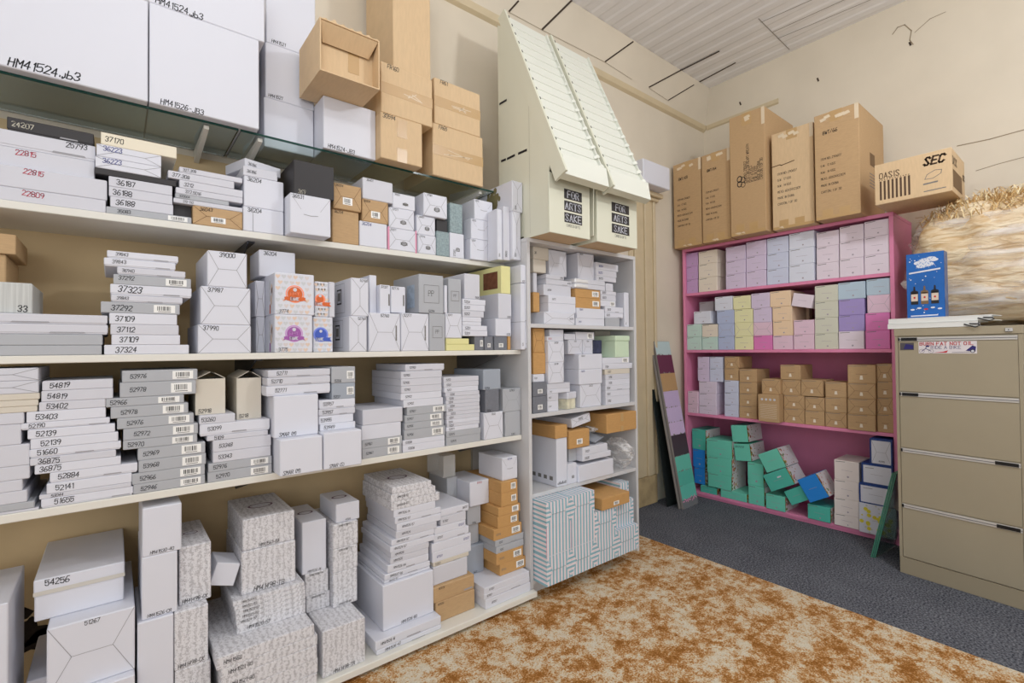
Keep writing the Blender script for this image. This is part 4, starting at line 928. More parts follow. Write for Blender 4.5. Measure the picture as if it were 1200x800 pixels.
# ================================================================ bottom shelf
def base(u, v, z=ZB): return at(u, v, 2, z)
h1 = 'boxes on the bottom shelf'
def lowbox(uL, uR, vT, vB, y, d, *a, **k): return bx('L', uL, uR, vT, vB, y, d, *a, tol=k.pop('tol', .1), **k)
bx('L', -120, 9, 706, 925, 1.86, .3, 'W', '', 'white box cut by the edge beside the mouldy patch of wall', None, h1, ur=9, tol=.25)
bx('L', 30, 56, 800, 870, 1.98, .3, 'w', '', 'low white box half hidden behind the big flap-end box', None, h1, ur=30, tol=.14)
bx('L', 96, 158, 790, 845, 1.83, .4, 'W', '', 'white flat-topped box under the big white flap-end box', None, h1, ur=158, tol=.14)
bx('L', 54.6, 158, 738, 800, 1.86, .42, 'W.F', '51267', 'big white flap-end box under the long lidded box marked 54256', None, h1, ur=54.6, tp='tc', ts=.014, tol=.14)
def lid_bands(b, l, w, d, h, y):
    (l or b).poly([(-w/2-.0006, y-.0004, h*.62), (w/2+.0006, y-.0004, h*.62), (w/2+.0006, y-.0004, h*.72), (-w/2-.0006, y-.0004, h*.72)], mat('pale lid band', srgb(204, 201, 194), .5))
bx('L', 39, 146, 681, 742, 1.93, .37, 'W.lk', '54256', 'long white lidded box marked 54256 on the big flap-end box', None, h1, ur=40, tp='lt', ts=.02, extra=lid_bands, tol=.2)
h2 = 'white boxes in the column beside the lidded box'
bx('L', 161, 203.5, 731, 801, 1.86, .3, 'W', 'HM41530-CR', 'tall white box, lowest of the white column beside the long lidded box', None, h2, tp='b', ts=.012, tol=.26)
bx('L', 166, 208, 654, 730.6, 1.87, .3, 'W', 'HM41526-CR', 'tall white box, middle of the white column beside the long lidded box', None, h2, tp='b', ts=.012)
bx('L', 166.8, 212.8, 596.5, 653.5, 1.87, .3, 'W', 'HM41530-40', 'white box, topmost of the white column under the third long shelf', None, h2, tp='b', ts=.012)
h3 = 'damask patterned boxes beside the white column'
bx('L', 205, 247, 787, 838, 1.86, .3, 'p', '', 'damask patterned box cut by the bottom edge, below two others', None, h3, tol=.2)
bx('L', 204.5, 244, 716, 786, 1.86, .3, 'p', 'HM41498-CK', 'damask patterned box without a ring in the column beside the white boxes', None, h3, tp='b', ts=.014)
bx('L', 210, 247.3, 642, 714.5, 1.90, .28, 'p.R', 'HM41498-CK', 'damask patterned box with a ring on top beside the white column', None, h3, tp='b', ts=.014)
h4 = 'large damask patterned flats at the shelf front'
ph = 'the large damask flats'
S = stack('L', ph, h4, 1.80, .44, 369, 818, [(262, 372, 789, 'p', 'HM41521-80'), (261, 372, 772, 'p', 'HM41521-80'), (260, 372, 756, 'p', 'HM41521-80'), (258.6, 372, 744, 'p', 'HM41521-80'), (253, 368, 731, 'p', 'HM41560')], tol=.3)
h5 = 'middle sized damask patterned flats'
S = stack('L', 'the six middle sized damask flats', h5, 1.90, .34, 356, 718.5, [(278, 358, 708, 'p', 'HM41520-57'), (277, 358, 702.5, 'p', 'HM41524-57'), (276, 357.5, 697, 'p', 'HM41525-57'), (275.5, 357.5, 691.5, 'p', 'HM41520-57'), (274.5, 357.5, 686.5, 'p', 'HM41521-57'), (273.5, 357, 681.5, 'p', 'HM41520-LL')], tol=.2)
bx('L', 283, 346.5, 647.5, 702, 1.93, .3, 'p', 'HM41498-TB', 'large damask patterned box under the one with a purple ring', None, h3, tp='b', ts=.02, tol=.2)
bx('L', 284.5, 345.3, 609.5, 647, 1.935, .3, 'p.R', 'HM41561-8A', 'damask patterned box with a purple ring on top, highest of the large pile', None, h3, tp='b', ts=.014)
h6 = 'boxes in the columns before the white flat tower'
bx('L', 378, 428, 740.5, 783.5, 1.815, .3, 'p', 'HM41498-TR', 'large damask patterned box at the very front of the bottom shelf', None, h6, tp='b', ts=.016, tol=.2)
bx('L', 358.8, 387, 700, 726, 1.98, .24, 'p', 'HM41498-94', 'small damask patterned box below another behind the front damask box', None, h6, tp='t', ts=.01, tol=.3)
bx('L', 357.5, 385, 673.5, 699.5, 1.98, .24, 'p', 'HM41498-94', 'small damask patterned box directly under the tall ringed white box', None, h6, tp='t', ts=.01)
bx('L', 354, 382.5, 613, 673, 1.98, .24, 'W', 'HM41526-JW', 'tall white box with a ring on top beside the big damask pile', None, h6, tp='b', ts=.01, extra=lambda b, l, w, d, h, y: [b.disc((0, 0, h+.0005), (1.5, 0, 0), (0, 1, 0), w*.22, mat('plum print', srgb(96, 62, 92), .5), 20, w*.17)])
bx('L', 389.5, 418.8, 672.5, 716, 1.95, .26, 'p', 'HM41498-85', 'tall damask patterned box behind the front damask box, lowest of its column', None, h6, tp='b', ts=.01, tol=.3)
bx('L', 390, 419.2, 644.5, 672, 1.95, .26, 'p', 'HM41498-72', 'damask patterned box, second from the lowest under the small ringed box', None, h6, tp='t', ts=.01)
bx('L', 390, 419.6, 615.5, 644, 1.95, .26, 'p', 'HM41498-72', 'damask patterned box directly under the small ringed white box', None, h6, tp='t', ts=.01)
bx('L', 393.8, 421.3, 591.5, 615, 1.96, .2, 'W', '41526', 'small white box with a ring on top, highest of the narrow damask column', None, h6, tp='b', ts=.009, extra=lambda b, l, w, d, h, y: [b.disc((0, 0, h+.0005), (1.5, 0, 0), (0, 1, 0), w*.22, mat('plum print', srgb(96, 62, 92), .5), 20, w*.17)])
# tilted little white box leaning between two columns
bl_ = [q for q in BOXES if q[2] in [o_.name for o_ in bpy.data.objects if str(o_.get('label', '')).startswith(('damask patterned box with a ring on top beside', 'large damask patterned box under the one'))]]
bl_.sort(key=lambda q: q[0][0]); xa, xb = bl_[0][1][0], bl_[1][0][0]
hh_ = .075; ww_ = max(.03, (xb-xa-.001-hh_*.309)/.951); zc_ = at(262, 668, 1, 1.98).z
e = MB(); e.box(-ww_/2, ww_/2, -.06, .06, -hh_/2, hh_/2, W2, .002)
o = e.build('gift_box', None, ((xa+xb)/2, 2.0, zc_)); o.rotation_euler = (0, math.radians(18), 0); tag(o, 'small tilted white box leaning between the ringed damask box and the big damask pile', 'box', h1)
LOG.append('tilt gap %.3f z %.3f ww %.3f' % (xb-xa, zc_, ww_))
# tower of white flats
h7 = 'white flats in the tower at the shelf front'
S = stack('L', 'the pair under the big white box', 'white flats under the big white box', 1.815, .42, 441, 772.5, [(441.5, 517.5, 763, 'W.l', 'HM41526-40', dict(ts=.013)), (440, 517, 752, 'W.l', 'HM41526-W', dict(ts=.013))], tol=.2)
bx('L', 449, 508.3, 687, 737, 1.86, .36, 'W', 'HM41526-80', 'big plain white box under the tower of white flats', None, h1, tp='b', ts=.014, tol=.2)
o = lambda **k: dict(ts=.011, **k)
S = stack('L', 'the tower on the big white box', h7, 1.875, .3, 455, 686.5, [(450, 504, 679.5, 'W.l', 'HM41527-57', o()), (450.5, 504, 672.5, 'W.l', 'HM41527-58', o()), (454.5, 502.5, 662.5, 'W.l', 'HM41526-84', o()), (458, 502.5, 655.5, 'w', 'HM41526', o()), (458.5, 503, 648.5, 'w', 'HM41528', o()), (457, 509, 641.5, 'W', 'HM41524-57', o()),
  (458.5, 509, 634, 'W.l', 'HM41524-57', o()), (464, 512, 625.5, 'w', 'HM41524', o()), (465, 517, 616.8, 'W', 'HM41526-57', o()), (463, 517, 608.5, 'W.l', 'HM41526-57', o()), (461.8, 510.6, 599.7, 'W', 'HM41526-14', o()), (458.5, 515.4, 589.5, 'p', 'HM41518-57', o()), (458.5, 510.6, 580.5, 'p', 'HM41518-57', o()), (460, 505.7, 572.5, 'p.R', '', o())], tol=.2)
h8 = 'boxes in the second tower by the brown pair'
bx('L', 510, 556.5, 707.5, 720.5, 1.86, .36, 'b', '87026', 'brown carton at the shelf front, lower of the pair under the second tower', 'carton', h8, tp='lt', ts=.011, tol=.2)
bx('L', 508.5, 556, 689.5, 707, 1.86, .36, 'b.l', '87026', 'brown lidded carton, upper of the pair under the second tower', 'carton', h8, tp='lt', ts=.011)
bx('L', 507.5, 548, 665, 689, 1.88, .3, 'w', '', 'plain white box on the brown pair of the second tower', 'gift_box', h8)
S = stackn('L', 'the second tower above the plain white box', h8, 1.88, .3, 508, 664.6, [(507.5, 549.5, 659.5, 'i.l', '51202', o()), (506.5, 552, 647.5, 'W', '87037', o(tm='b')), (506, 552, 637, 'W', '87037', o(tm='b', tp='r')), (506.5, 549.6, 627.5, 'W.l', '87017', o(tp='l')), (509.5, 546, 617.5, 'W', '87037', o(tm='b', tp='r')), (516, 546, 608.5, 'w', '57102', o()), (516.5, 549.6, 599.5, 'W.l', '86017', o(tp='r'))], tol=.2)
CLR = mat('clear acetate', (.93, .93, .92), .06); CLR.node_tree.nodes['Principled BSDF'].inputs['Alpha'].default_value = .28
p0, p1 = at(514, 590, 1, 2.07), at(536, 590, 1, 2.07); zt = at(514, 563, 1, 2.07).z; zb = max(h_[2] for l_, h_, n_ in BOXES if l_[0] < (p0.x+p1.x)/2 < h_[0] and l_[1] < 2.1 < h_[1])+.0005
bx('L', 514, 536, 562, 592, 2.07, .18, 'g', '', 'grey box behind the second tower, under a clear acetate box', 'gift_box', h8, tol=.5)
l_, h_, n_ = BOXES[-1]
s = MB(); w_, d_ = (h_[0]-l_[0])*1.15, (h_[1]-l_[1])*.9; hh = .105; t = .0012
s.box(-w_/2, w_/2, -d_/2, -d_/2+t, 0, hh, CLR); s.box(-w_/2, w_/2, d_/2-t, d_/2, 0, hh, CLR); s.box(-w_/2, -w_/2+t, -d_/2+t, d_/2-t, 0, hh, CLR); s.box(w_/2-t, w_/2, -d_/2+t, d_/2-t, 0, hh, CLR); s.box(-w_/2, w_/2, -d_/2, d_/2, hh, hh+t, CLR); s.box(-w_/2+t, w_/2-t, -d_/2+t, d_/2-t, 0, t, CLR)
o_ = s.build('acetate_box', None, ((l_[0]+h_[0])/2-.01, (l_[1]+h_[1])/2, h_[2]+.0006)); tag(o_, 'empty clear acetate box against the shade-toned wall under the third long shelf', 'box')
ha = 'white flats under the brown boxes'
S = stackn('L', 'the three white flats under the brown boxes', ha, 1.815, .42, 568, 710.5, [(569, 622, 703.5, 'W', '87057', o()), (567.5, 621, 696.5, 'W.l', '87057', o()), (567.5, 620.5, 689, 'W', '87057', o())], tol=.2)
h9 = 'boxes stacked between the two towers'
bx('L', 546.5, 567, 642, 671, 1.96, .2, 'q', '5602', 'blue-grey box on the white flats between the second tower and brown boxes', None, h9, tp='b', ts=.01, tol=.4)
bx('L', 549.5, 561, 615, 641.5, 1.98, .2, 'g', '', 'narrow silver-grey box above the blue-grey box', None, h9)
bx('L', 547.5, 563.5, 594.5, 614.5, 1.97, .2, 'g', '5206', 'silver-grey box directly under the white cube with orange writing', None, h9, tp='b', ts=.01)
bx('L', 548, 573, 566, 594, 1.96, .22, 'W', '87013', 'white cube box with red writing above the grey boxes', None, h9, tp='t', ts=.011, tm='r')
hb = 'brown boxes in the column beside the bookcase'
S = stackn('L', 'the brown column beside the bookcase', hb, 1.86, .3, 586, 678.5, [(585.8, 619, 661.5, 'o.s', '87013', dict(ts=.011, tm='f')), (580, 613, 648, 'o.s', '87013', dict(ts=.011, tm='f')), (580.5, 613.7, 640, 'g', '5202', dict(ts=.01)), (580.5, 613.7, 632, 'g.l', '5202', dict(ts=.01)), (578.5, 611.4, 619, 'o.s', '87014', dict(ts=.011, tm='f')),
   (583.7, 608, 605, 'o.s', '', {}), (584.4, 609.8, 592, 'o.s', '', {}), (585.4, 607, 578.5, 'o.s', '', {}), (585.4, 606.5, 566, 'o.s', '', {})], shape='box', tol=.3)
bx('L', 588.6, 606.5, 537, 565.5, 1.88, .2, 'W.S', '87014', 'white cube box with blue writing on top of the brown column', None, hb, tp='t', tm='b', ts=.011)

# ================================================================ bookcase, upper shelf
YI = YU+.012
i1 = 'boxes on the upper shelf of the white bookcase'
def ub(*a, **k): return bx('L', *a, tol=k.pop('tol', .07), **k)
ub(637.8, 673.5, 364.8, 378, YI, .3, 'W.F', '36204', 'wide white flap-end box at the left end of the upper bookcase shelf floor', 'flat_box', i1, tp='r', ts=.011)
ub(642.7, 674.6, 354.5, 364.3, YI+.01, .3, 'W', '', 'white flat box second from the bottom above the wide flap-end box', 'flat_box', i1)
ub(642.7, 674.6, 345.4, 354, YI+.01, .3, 'W', '36172', 'white flat box third from the bottom above the wide flap-end box', 'flat_box', i1, tp='l', ts=.011)
ub(637, 669, 332.8, 345, YI+.03, .28, 'w', '36164', 'white box above the three wide white boxes in the upper bookcase', 'flat_box', i1, ts=.012)
ub(640, 670, 326.5, 332.4, YI+.03, .28, 'w.l', '36126', 'white flat box, lower of two thin ones in the upper bookcase', 'flat_box', i1, tp='r', ts=.01)
ub(640, 661, 321, 326, YI+.03, .28, 'w.l', '3602', 'white flat box, upper of two thin ones in the upper bookcase', 'flat_box', i1, tp='r', ts=.01)
ub(625, 632.5, 342, 364, YI+.05, .25, 'o', '', 'brown carton end against the bookcase side on the upper shelf', 'carton', i1, free=False, tol=.3)
ub(625, 629.5, 319, 341.6, YI+.06, .2, 'w', '', 'white box end above the brown carton end in the bookcase', None, i1)
ub(625, 640, 303, 318.6, YI+.05, .2, 'i', '', 'small pale box below another at the upper inner corner of the bookcase', 'gift_box', i1, tol=.1)
ub(625, 643, 288, 302.6, YI+.05, .2, 'i', '36', 'small pale box topmost at the upper inner corner of the bookcase', 'gift_box', i1)
ub(643.6, 664, 292, 321, YI+.05, .22, 'w.F', '', 'tall white flap-end box beside the small pale boxes near the bookcase top', None, i1)
ub(675, 708.2, 372.5, 378.2, YI, .28, 'W', '36801', 'white flat box on the shelf floor under the orange-brown pair, lower of two', 'flat_box', i1, ts=.009, tm='b')
ub(675, 708.2, 360.3, 372, YI, .28, 'W', '36201', 'white flat box with blue writing under the orange-brown pair, upper of two', 'flat_box', i1, tp='tl', ts=.011, tm='b')
ub(674.5, 703.5, 348, 359.8, YI+.01, .28, 'o.s', '', 'orange-brown sticker box, lower of two in the upper bookcase', 'flat_box', i1)
ub(674.5, 703, 337.4, 347.6, YI+.01, .28, 'o.s', '', 'orange-brown sticker box, upper of two in the upper bookcase', 'flat_box', i1)
SHN = mat('glossy shrink wrap', srgb(226, 226, 228), .08, spec=.9)
def wrapend(b, l, w, d, h, y): b.box(-w/2-.004, -w*.08, y-.004, y+d*.5, .001, h-.001, SHN, .006)
ub(674, 709, 331.3, 337, YI+.004, .28, 'w', '', 'flat box with shiny wrapped end, lower of two on the orange-brown pair', 'flat_box', i1, extra=wrapend)
ub(674, 709, 325.5, 331, YI+.004, .28, 'w', '', 'flat box with shiny wrapped end, upper of two under the tall plain box', 'flat_box', i1, extra=wrapend)
ub(677.6, 696, 295.5, 325, YI+.02, .24, 'w.F', '36000', 'tall white flap-end box standing on the shiny wrapped flats', None, i1, tp='tl', ts=.01)
i2 = 'white flats in the right stack of the upper bookcase'
S = stackn('L', 'the right stack in the upper bookcase', i2, YI+.005, .25, 700, 378, [(709.5, 726, 372.2, 'g', '', dict(ur=709)), (709, 730.3, 365.8, 'W.l', '3620'), (709, 730.5, 358.3, 'W.l', '3620'), (704, 721.6, 351.3, 'W.s', ''), (704, 721.7, 344.4, 'w', '36201'), (704, 722, 337.6, 'w', '36201'),
   (710, 718.6, 330.4, 'w', ''), (697.5, 722, 322.6, 'w', '36202'), (697.5, 722.6, 315.3, 'w', '36203', dict(tm='b')), (697.4, 724.4, 307, 'w', '36204', dict(tm='b'))], shape='flat box', tol=.1)
ub(731.8, 737, 342.5, 378, YI+.002, .25, 'W', '3620', 'slim white box standing upright against the inner bookcase side', 'gift_box', i1, tp='u', ts=.007)

# ================================================================ bookcase, second shelf
i3 = 'boxes on the second shelf of the white bookcase'
S = stack('L', 'the sticker pair on the second bookcase shelf', i3, YI, .28, 625, 482, [(624.8, 641, 465, 'd.m', '', dict(shape='box')), (624.8, 641, 448, 'd.m', '', dict(shape='box'))], tol=.1)
ub(624.8, 638, 438.8, 447.6, YI+.01, .25, 'W', '5201', 'small white box on the dark grey sticker pair', 'gift_box', i3, tp='l', ts=.01)
ub(625, 639.5, 413.4, 438.4, YI+.02, .28, 'o', '', 'brown carton with worn tape, lower of two at the bookcase side', 'carton', i3)
ub(625, 638.5, 383, 412.8, YI+.02, .26, 'o.F', '', 'brown flap-end carton, upper of two at the bookcase side', 'carton', i3)
ub(641.8, 654.5, 470.5, 478.3, YI+.004, .25, 'W', '5202', 'small white box on the floor of the second bookcase shelf beside the sticker pair', 'flat_box', i3, ts=.008, tol=.1)
ub(641.8, 654.5, 461.5, 470, YI+.004, .25, 'w', '5203', 'small white box on another beside the sticker pair', 'flat_box', i3, ts=.008)
ub(641.5, 668, 456.5, 461, YI+.004, .25, 'W', '5102', 'white flat box, lower of two under the flap-end pair', 'flat_box', i3, ts=.008)
ub(641.5, 668, 449.6, 456, YI+.004, .25, 'w', '', 'white flat box, upper of two under the flap-end pair', 'flat_box', i3)
ub(642, 661, 424.8, 449.2, YI, .28, 'W.F', '36708', 'white flap-end box, lower of the pair in the second bookcase shelf', None, i3, tp='tc', ts=.011)
ub(641, 661.2, 399.6, 424.4, YI, .28, 'W.F', '36700', 'white flap-end box, upper of the pair in the second bookcase shelf', None, i3, tp='tc', ts=.011)
ub(640, 660.3, 393.8, 399.2, YI+.005, .26, 'w', '36203', 'white flat box with red writing on the flap-end pair', 'flat_box', i3, tm='r', ts=.009)
ub(644, 660.5, 386, 393.4, YI+.02, .24, 'w', '', 'pale flat box topmost above the flap-end pair', 'flat_box', i3)
ub(680.4, 704.6, 450.8, 473.5, YI+.004, .26, 'W.F', '36702', 'white flap-end box at the shelf front under the two wide white boxes', None, i3, tp='tc', ts=.011, tol=.1)
ub(678.7, 705.8, 433.2, 450.4, YI, .3, 'W', '36205', 'wide white box with blue writing on the flap-end box', 'gift_box', i3, tp='tl', ts=.011, tm='b')
ub(678.7, 705.8, 415, 432.8, YI, .3, 'W', '36202', 'wide white box under the two small flap-end boxes', 'gift_box', i3, tp='tl', ts=.011)
ub(666, 682.5, 398, 414.6, YI+.03, .25, 'w.F', '5202', 'small flap-end box, first of two side by side on the wide white boxes', None, i3, tp='t', ts=.009)
ub(683, 694.8, 398, 414.6, YI+.03, .25, 'w.F', '5202', 'small flap-end box, second of two side by side beside the navy picture box', None, i3, tp='t', ts=.009)
ub(661.3, 674.3, 390.8, 397.6, YI+.03, .25, 'w', '', 'pale flat box lying on the first small flap-end box', 'flat_box', i3)
ub(674.8, 696.4, 388.7, 397.6, YI+.03, .25, 'w.s', '', 'pale flat box with a label lying on the second small flap-end box', 'flat_box', i3)
NAVY = mat('navy card', srgb(58, 62, 88), .5, noise=.4, scale=30)
ub(695.6, 705.4, 398.5, 414.5, YI+.05, .22, 'd', '', 'dark navy picture box behind the mint green lidded box', None, i3, m=NAVY)
ub(697.5, 726, 392.4, 398, YI+.17, .14, 'i', '', 'pale flat box behind the mint green box, lower of two', 'flat_box', i3)
ub(697.5, 726, 387.4, 392, YI+.17, .14, 'i', '', 'pale flat box behind the mint green box, upper of two', 'flat_box', i3)
i4 = 'white flats under the mint green box'
S = stackn('L', 'the flats under the mint green box', i4, YI-.004, .28, 712, 472, [(710, 738, 465, 'W', '5102'), (710, 738, 458.3, 'W', '5103'), (710, 738, 452, 'W.l', '5104'), (710, 738, 445.3, 'W', '5105'), (710, 738, 438.7, 'w', '5106'), (709, 738, 432.7, 'i', '5107'), (706.5, 741, 426.2, 'W', '5108'), (706.5, 737.5, 419, 'W.s', '')], tol=.1)
def lidded(name, c, w, d, hb_, hl, z, yaw, mb_, ml, label, cat, group=None, extra=None):
    """box with a deep lift-off lid"""
    b = MB(); b.box(-w/2, w/2, -d/2, d/2, 0, hb_, mb_, .002)
    if extra: extra(b, w, d, hb_)
    o_ = b.build(name, None, (c[0], c[1], z), math.radians(yaw)); tag(o_, label, cat, group)
    l = MB(); l.box(-w/2-.004, w/2+.004, -d/2-.004, d/2+.004, hb_-.001, hb_+hl, ml, .003); l.build('lid', o_)
    r_ = max(w, d)*.62; reg((c[0]-w/2, c[1]-d/2, z), (c[0]+w/2, c[1]+d/2, z+hb_+hl), o_.name)
    return o_
MINT = mat('mint green card', srgb(206, 226, 198), .5)
a_, b_ = at(725.3, 420, 1, YI-.035), at(748, 420, 1, YI-.02)
zt_ = BOXES[-1][1][2]
hz = at(725.3, 393, 1, YI-.035).z-zt_
lidded('gift_box', ((a_.x+b_.x)/2-.035, YI+.07), .135, .15, hz-.03, .03, zt_+.0006, 3, MINT, MINT, 'mint green lidded box on the white flats in the bookcase', 'box', i3)
YF = mat('yellow floral card', srgb(226, 222, 196), .5, noise=.25, scale=26)
p_ = at(671, 478.5, 2, ZU[1])
lidded('gift_box', (p_.x-.02, YI+.055), .085, .085, .055, .035, ZU[1]+.0006, 14, YF, W2, 'small white lidded box with a yellow floral base at the bookcase shelf front', 'box', i3)

# ================================================================ bookcase, third shelf
i5 = 'boxes on the third shelf of the white bookcase'
z3 = ZU[2]
def printed(b, l, w, d, h, y):
    for k in range(9):
        x = -w*.42+k*w*.09; b.poly([(x, y, .012), (x+w*.05, y, .012), (x+w*.05, y, .02+.004*(k % 3)), (x, y, .02+.004*(k % 3))], INK)
    x = -w/2-.0006
    for k in range(4): b.poly([(x, -d/2+.03+.045*k, .03), (x, -d/2+.055+.045*k, .03), (x, -d/2+.055+.045*k, .05), (x, -d/2+.03+.045*k, .05)], FNT)
ub(652.3, 664.8, 514, 561.5, YI+.0, .26, 'W', '', 'tall white box with printed symbols along its base under the brown carton', None, i5, extra=printed, tol=.1)
ub(665.5, 676, 544, 556.5, YI+.0, .2, 'W', '', 'small white box beside the tall white printed box', 'gift_box', i5, extra=badge, tol=.1)
ub(650.8, 665, 499, 513.6, YI-.004, .27, 'o', '', 'brown carton lying on the tall white printed box', 'carton', i5)
ub(666.8, 676, 524.5, 543.6, YI+.03, .2, 'g', '', 'grey box under the small brown sticker carton', None, i5)
ub(667, 691, 505.5, 524, YI-.005, .24, 'o.m', '', 'small brown sticker carton under the tilted white box', 'carton', i5, tol=.1)
# tilted white box on the brown cartons
s = MB(); s.box(-.075, .075, -.14, .14, 0, .05, W2, .002); s.text('51602', (-.02, -.1405, .03), (1, 0, 0), (0, 0, 1), .012, INK)
fold_lines(s, -.07, .07, .004, .046, -.1406, CRS)
p_ = at(682, 497, 1, YI+.02); top_ = max(h[2] for l, h, n in BOXES if n.startswith('carton') and l[0] < p_.x < h[0] and h[2] < .9 and l[1] < 2)
o = s.build('gift_box', None, (p_.x-.008, YI+.155, top_+.022)); o.rotation_euler = (0, math.radians(-9), 0); tag(o, 'tilted white box lying askew over the two brown cartons in the bookcase', 'box', i5)
ub(711, 746, 486, 508.5, YI-.02, .24, 'o.v', '', 'brown taped carton at the right end of the third bookcase shelf', 'carton', i5, free=True)
l_, h_, n_ = BOXES[-1]
# flat plastic wrapped stuff
def film_mat(name, a0, a1, scale, stretch, rot):
    m, t, b_ = nt(name); b_.inputs['Base Color'].default_value = (.9, .9, .91, 1); b_.inputs['Roughness'].default_value = .28; b_.inputs['Specular IOR Level'].default_value = .5
    tc = t.nodes.new('ShaderNodeTexCoord'); mp = t.nodes.new('ShaderNodeMapping'); mp.inputs['Scale'].default_value = stretch; mp.inputs['Rotation'].default_value = rot
    n = t.nodes.new('ShaderNodeTexNoise'); n.inputs['Scale'].default_value = scale; n.inputs['Detail'].default_value = 6; n.inputs['Distortion'].default_value = .8
    r = t.nodes.new('ShaderNodeMapRange'); r.inputs[1].default_value = .46; r.inputs[2].default_value = .68; r.inputs[3].default_value = a0; r.inputs[4].default_value = a1
    t.links.new(tc.outputs['Object'], mp.inputs[0]); t.links.new(mp.outputs[0], n.inputs['Vector']); t.links.new(n.outputs['Fac'], r.inputs[0]); t.links.new(r.outputs[0], b_.inputs['Alpha'])
    bp = t.nodes.new('ShaderNodeBump'); bp.inputs['Strength'].default_value = .6; bp.inputs['Distance'].default_value = .01; t.links.new(n.outputs['Fac'], bp.inputs['Height']); t.links.new(bp.outputs['Normal'], b_.inputs['Normal'])
    return m
PLAS = film_mat('clear plastic film', .12, .7, 14, (1, 1, 2.2), (.5, .3, 0))
S = stackn('L', 'the plastic wrapped trio in the bookcase', i5, YI-.012, .26, 676, 558, [(678, 719, 546.5, 'W', '', {}), (675, 716, 535.5, 'W', '51020', {}), (674, 712, 526, 'W', '51021', {})], tol=.13)
top3 = BOXES[-1]
def film(name, c, r, label, seed, flat=1.0, mtl=None):
    bm = bmesh.new(); bmesh.ops.create_icosphere(bm, subdivisions=4, radius=1)
    rd = random.Random(seed); dirs = [(Vector((rd.gauss(0, 1), rd.gauss(0, 1), rd.gauss(0, 1))).normalized(), rd.uniform(6, 15), rd.uniform(0, 6)) for _ in range(14)]
    for v in bm.verts:
        n = v.co.normalized(); k = 1.0
        for dv, fq, ph_ in dirs: k += .05*(abs(math.sin(.5*fq*n.dot(dv)+ph_))-.6)
        q = n*k; v.co = Vector((q.x*r[0], q.y*r[1], q.z*r[2]))
    zmin = min(v.co.z for v in bm.verts)
    for v in bm.verts: v.co.z -= zmin
    me = bpy.data.meshes.new(name); bm.to_mesh(me); bm.free(); me.materials.append(mtl or PLAS)
    o_ = bpy.data.objects.new(name, me); COL.objects.link(o_); o_.location = c; tag(o_, label, 'bag'); return o_
q_ = at(737, 540, 1, YI-.02)
film('plastic_bag', (q_.x-.01, YI+.05, ZU[2]+.001), (.058, .10, .085), 'crumpled clear plastic bag hanging over the bookcase shelf edge beside the wrapped trio', 21)
s = MB(); s.box(-.06, .06, -.09, .09, 0, .012, BG, .002); o = s.build('card_pack', None, ((top3[0][0]+top3[1][0])/2+.04, YI+.10, top3[1][2]+.03)); o.rotation_euler = (math.radians(9), math.radians(-6), math.radians(18)); tag(o, 'blue-grey card pack lying tilted in clear plastic on the wrapped trio', 'card pack', i5)
s = MB(); s.box(-.06, .06, -.08, .08, 0, .012, DG, .002); o = s.build('card_pack', None, ((top3[0][0]+top3[1][0])/2-.03, YI+.11, top3[1][2]+.0006)); tag(o, 'dark grey card pack lying flat on the wrapped trio', 'card pack', i5)
film('plastic_bag', ((top3[0][0]+top3[1][0])/2+.03, YI+.09, top3[1][2]+.058), (.06, .07, .016), 'crumpled clear plastic bag lying on top of the wrapped trio', 33)
# ================================================================ bookcase floor: striped boxes
STX, STZ = stripes('candy stripes upright', 0), stripes('candy stripes level', 2)
STY = stripes('candy stripes across', 1)
def striped(x0, x1, y0, y1, z0, z1, label, flat=False, group='striped boxes at the bookcase foot'):
    w, d, h = x1-x0-.0012, y1-y0, z1-z0-.0006
    b = MB(); y = -d/2
    b.poly([(-w/2, y, h), (w/2, y, h), (w/2, -y, h), (-w/2, -y, h)], STX); b.poly([(-w/2, y, 0), (w/2, y, 0), (w/2, -y, 0), (-w/2, -y, 0)], STX)
    b.poly([(-w/2, y, 0), (-w/2, -y, 0), (-w/2, -y, h), (-w/2, y, h)], STZ); b.poly([(w/2, y, 0), (w/2, -y, 0), (w/2, -y, h), (w/2, y, h)], STZ)
    b.poly([(-w/2, -y, 0), (w/2, -y, 0), (w/2, -y, h), (-w/2, -y, h)], STX)
    if flat: b.poly([(-w/2, y, 0), (w/2, y, 0), (w/2, y, h), (-w/2, y, h)], STX)
    else:
        A, C = (-w*.27, y-.002, h*.5), (w*.27, y-.002, h*.5); e_ = .0012
        b.poly([(-w/2, y, h), A, C, (w/2, y, h)], STX); b.poly([(-w/2, y, 0), (w/2, y, 0), (C[0], y, C[2]-e_), (A[0], y, A[2]-e_)], STX)
        b.poly([(-w/2, y, 0), (A[0], y, A[2]), (-w/2, y, h)], STZ); b.poly([(w/2, y, 0), (w/2, y, h), (C[0], y, C[2])], STZ)
        b.line((A[0], y-.0024, A[2]), (C[0], y-.0024, C[2]), .002, mat('stripe fold edge', srgb(120, 140, 152), .6), (0, -1, 0))
    if flat:
        b.line((-w/2, y-.0005, h), (-w/2, y-.0005, 0), .003, PINKE, (0, -1, 0)); b.line((-w/2, y-.0005, .002), (w/2, y-.0005, .002), .003, W2, (0, -1, 0))
    o_ = b.build('gift_box', None, ((x0+x1)/2, (y0+y1)/2, z0)); tag(o_, label, 'box', group); reg((x0, y0, z0), (x1, y1, z1), o_.name)
XL = UX0+.024
ys = at(641, 687, 2, ZU[3]).y; k_ = (XL)/at(641, 687, 1, 1.75).x; ys = 1.75*k_
xs = [XL]+[at(u, v, 1, ys).x for u, v in ((669.5, 670), (697.5, 655), (722.5, 645), (748, 632))]
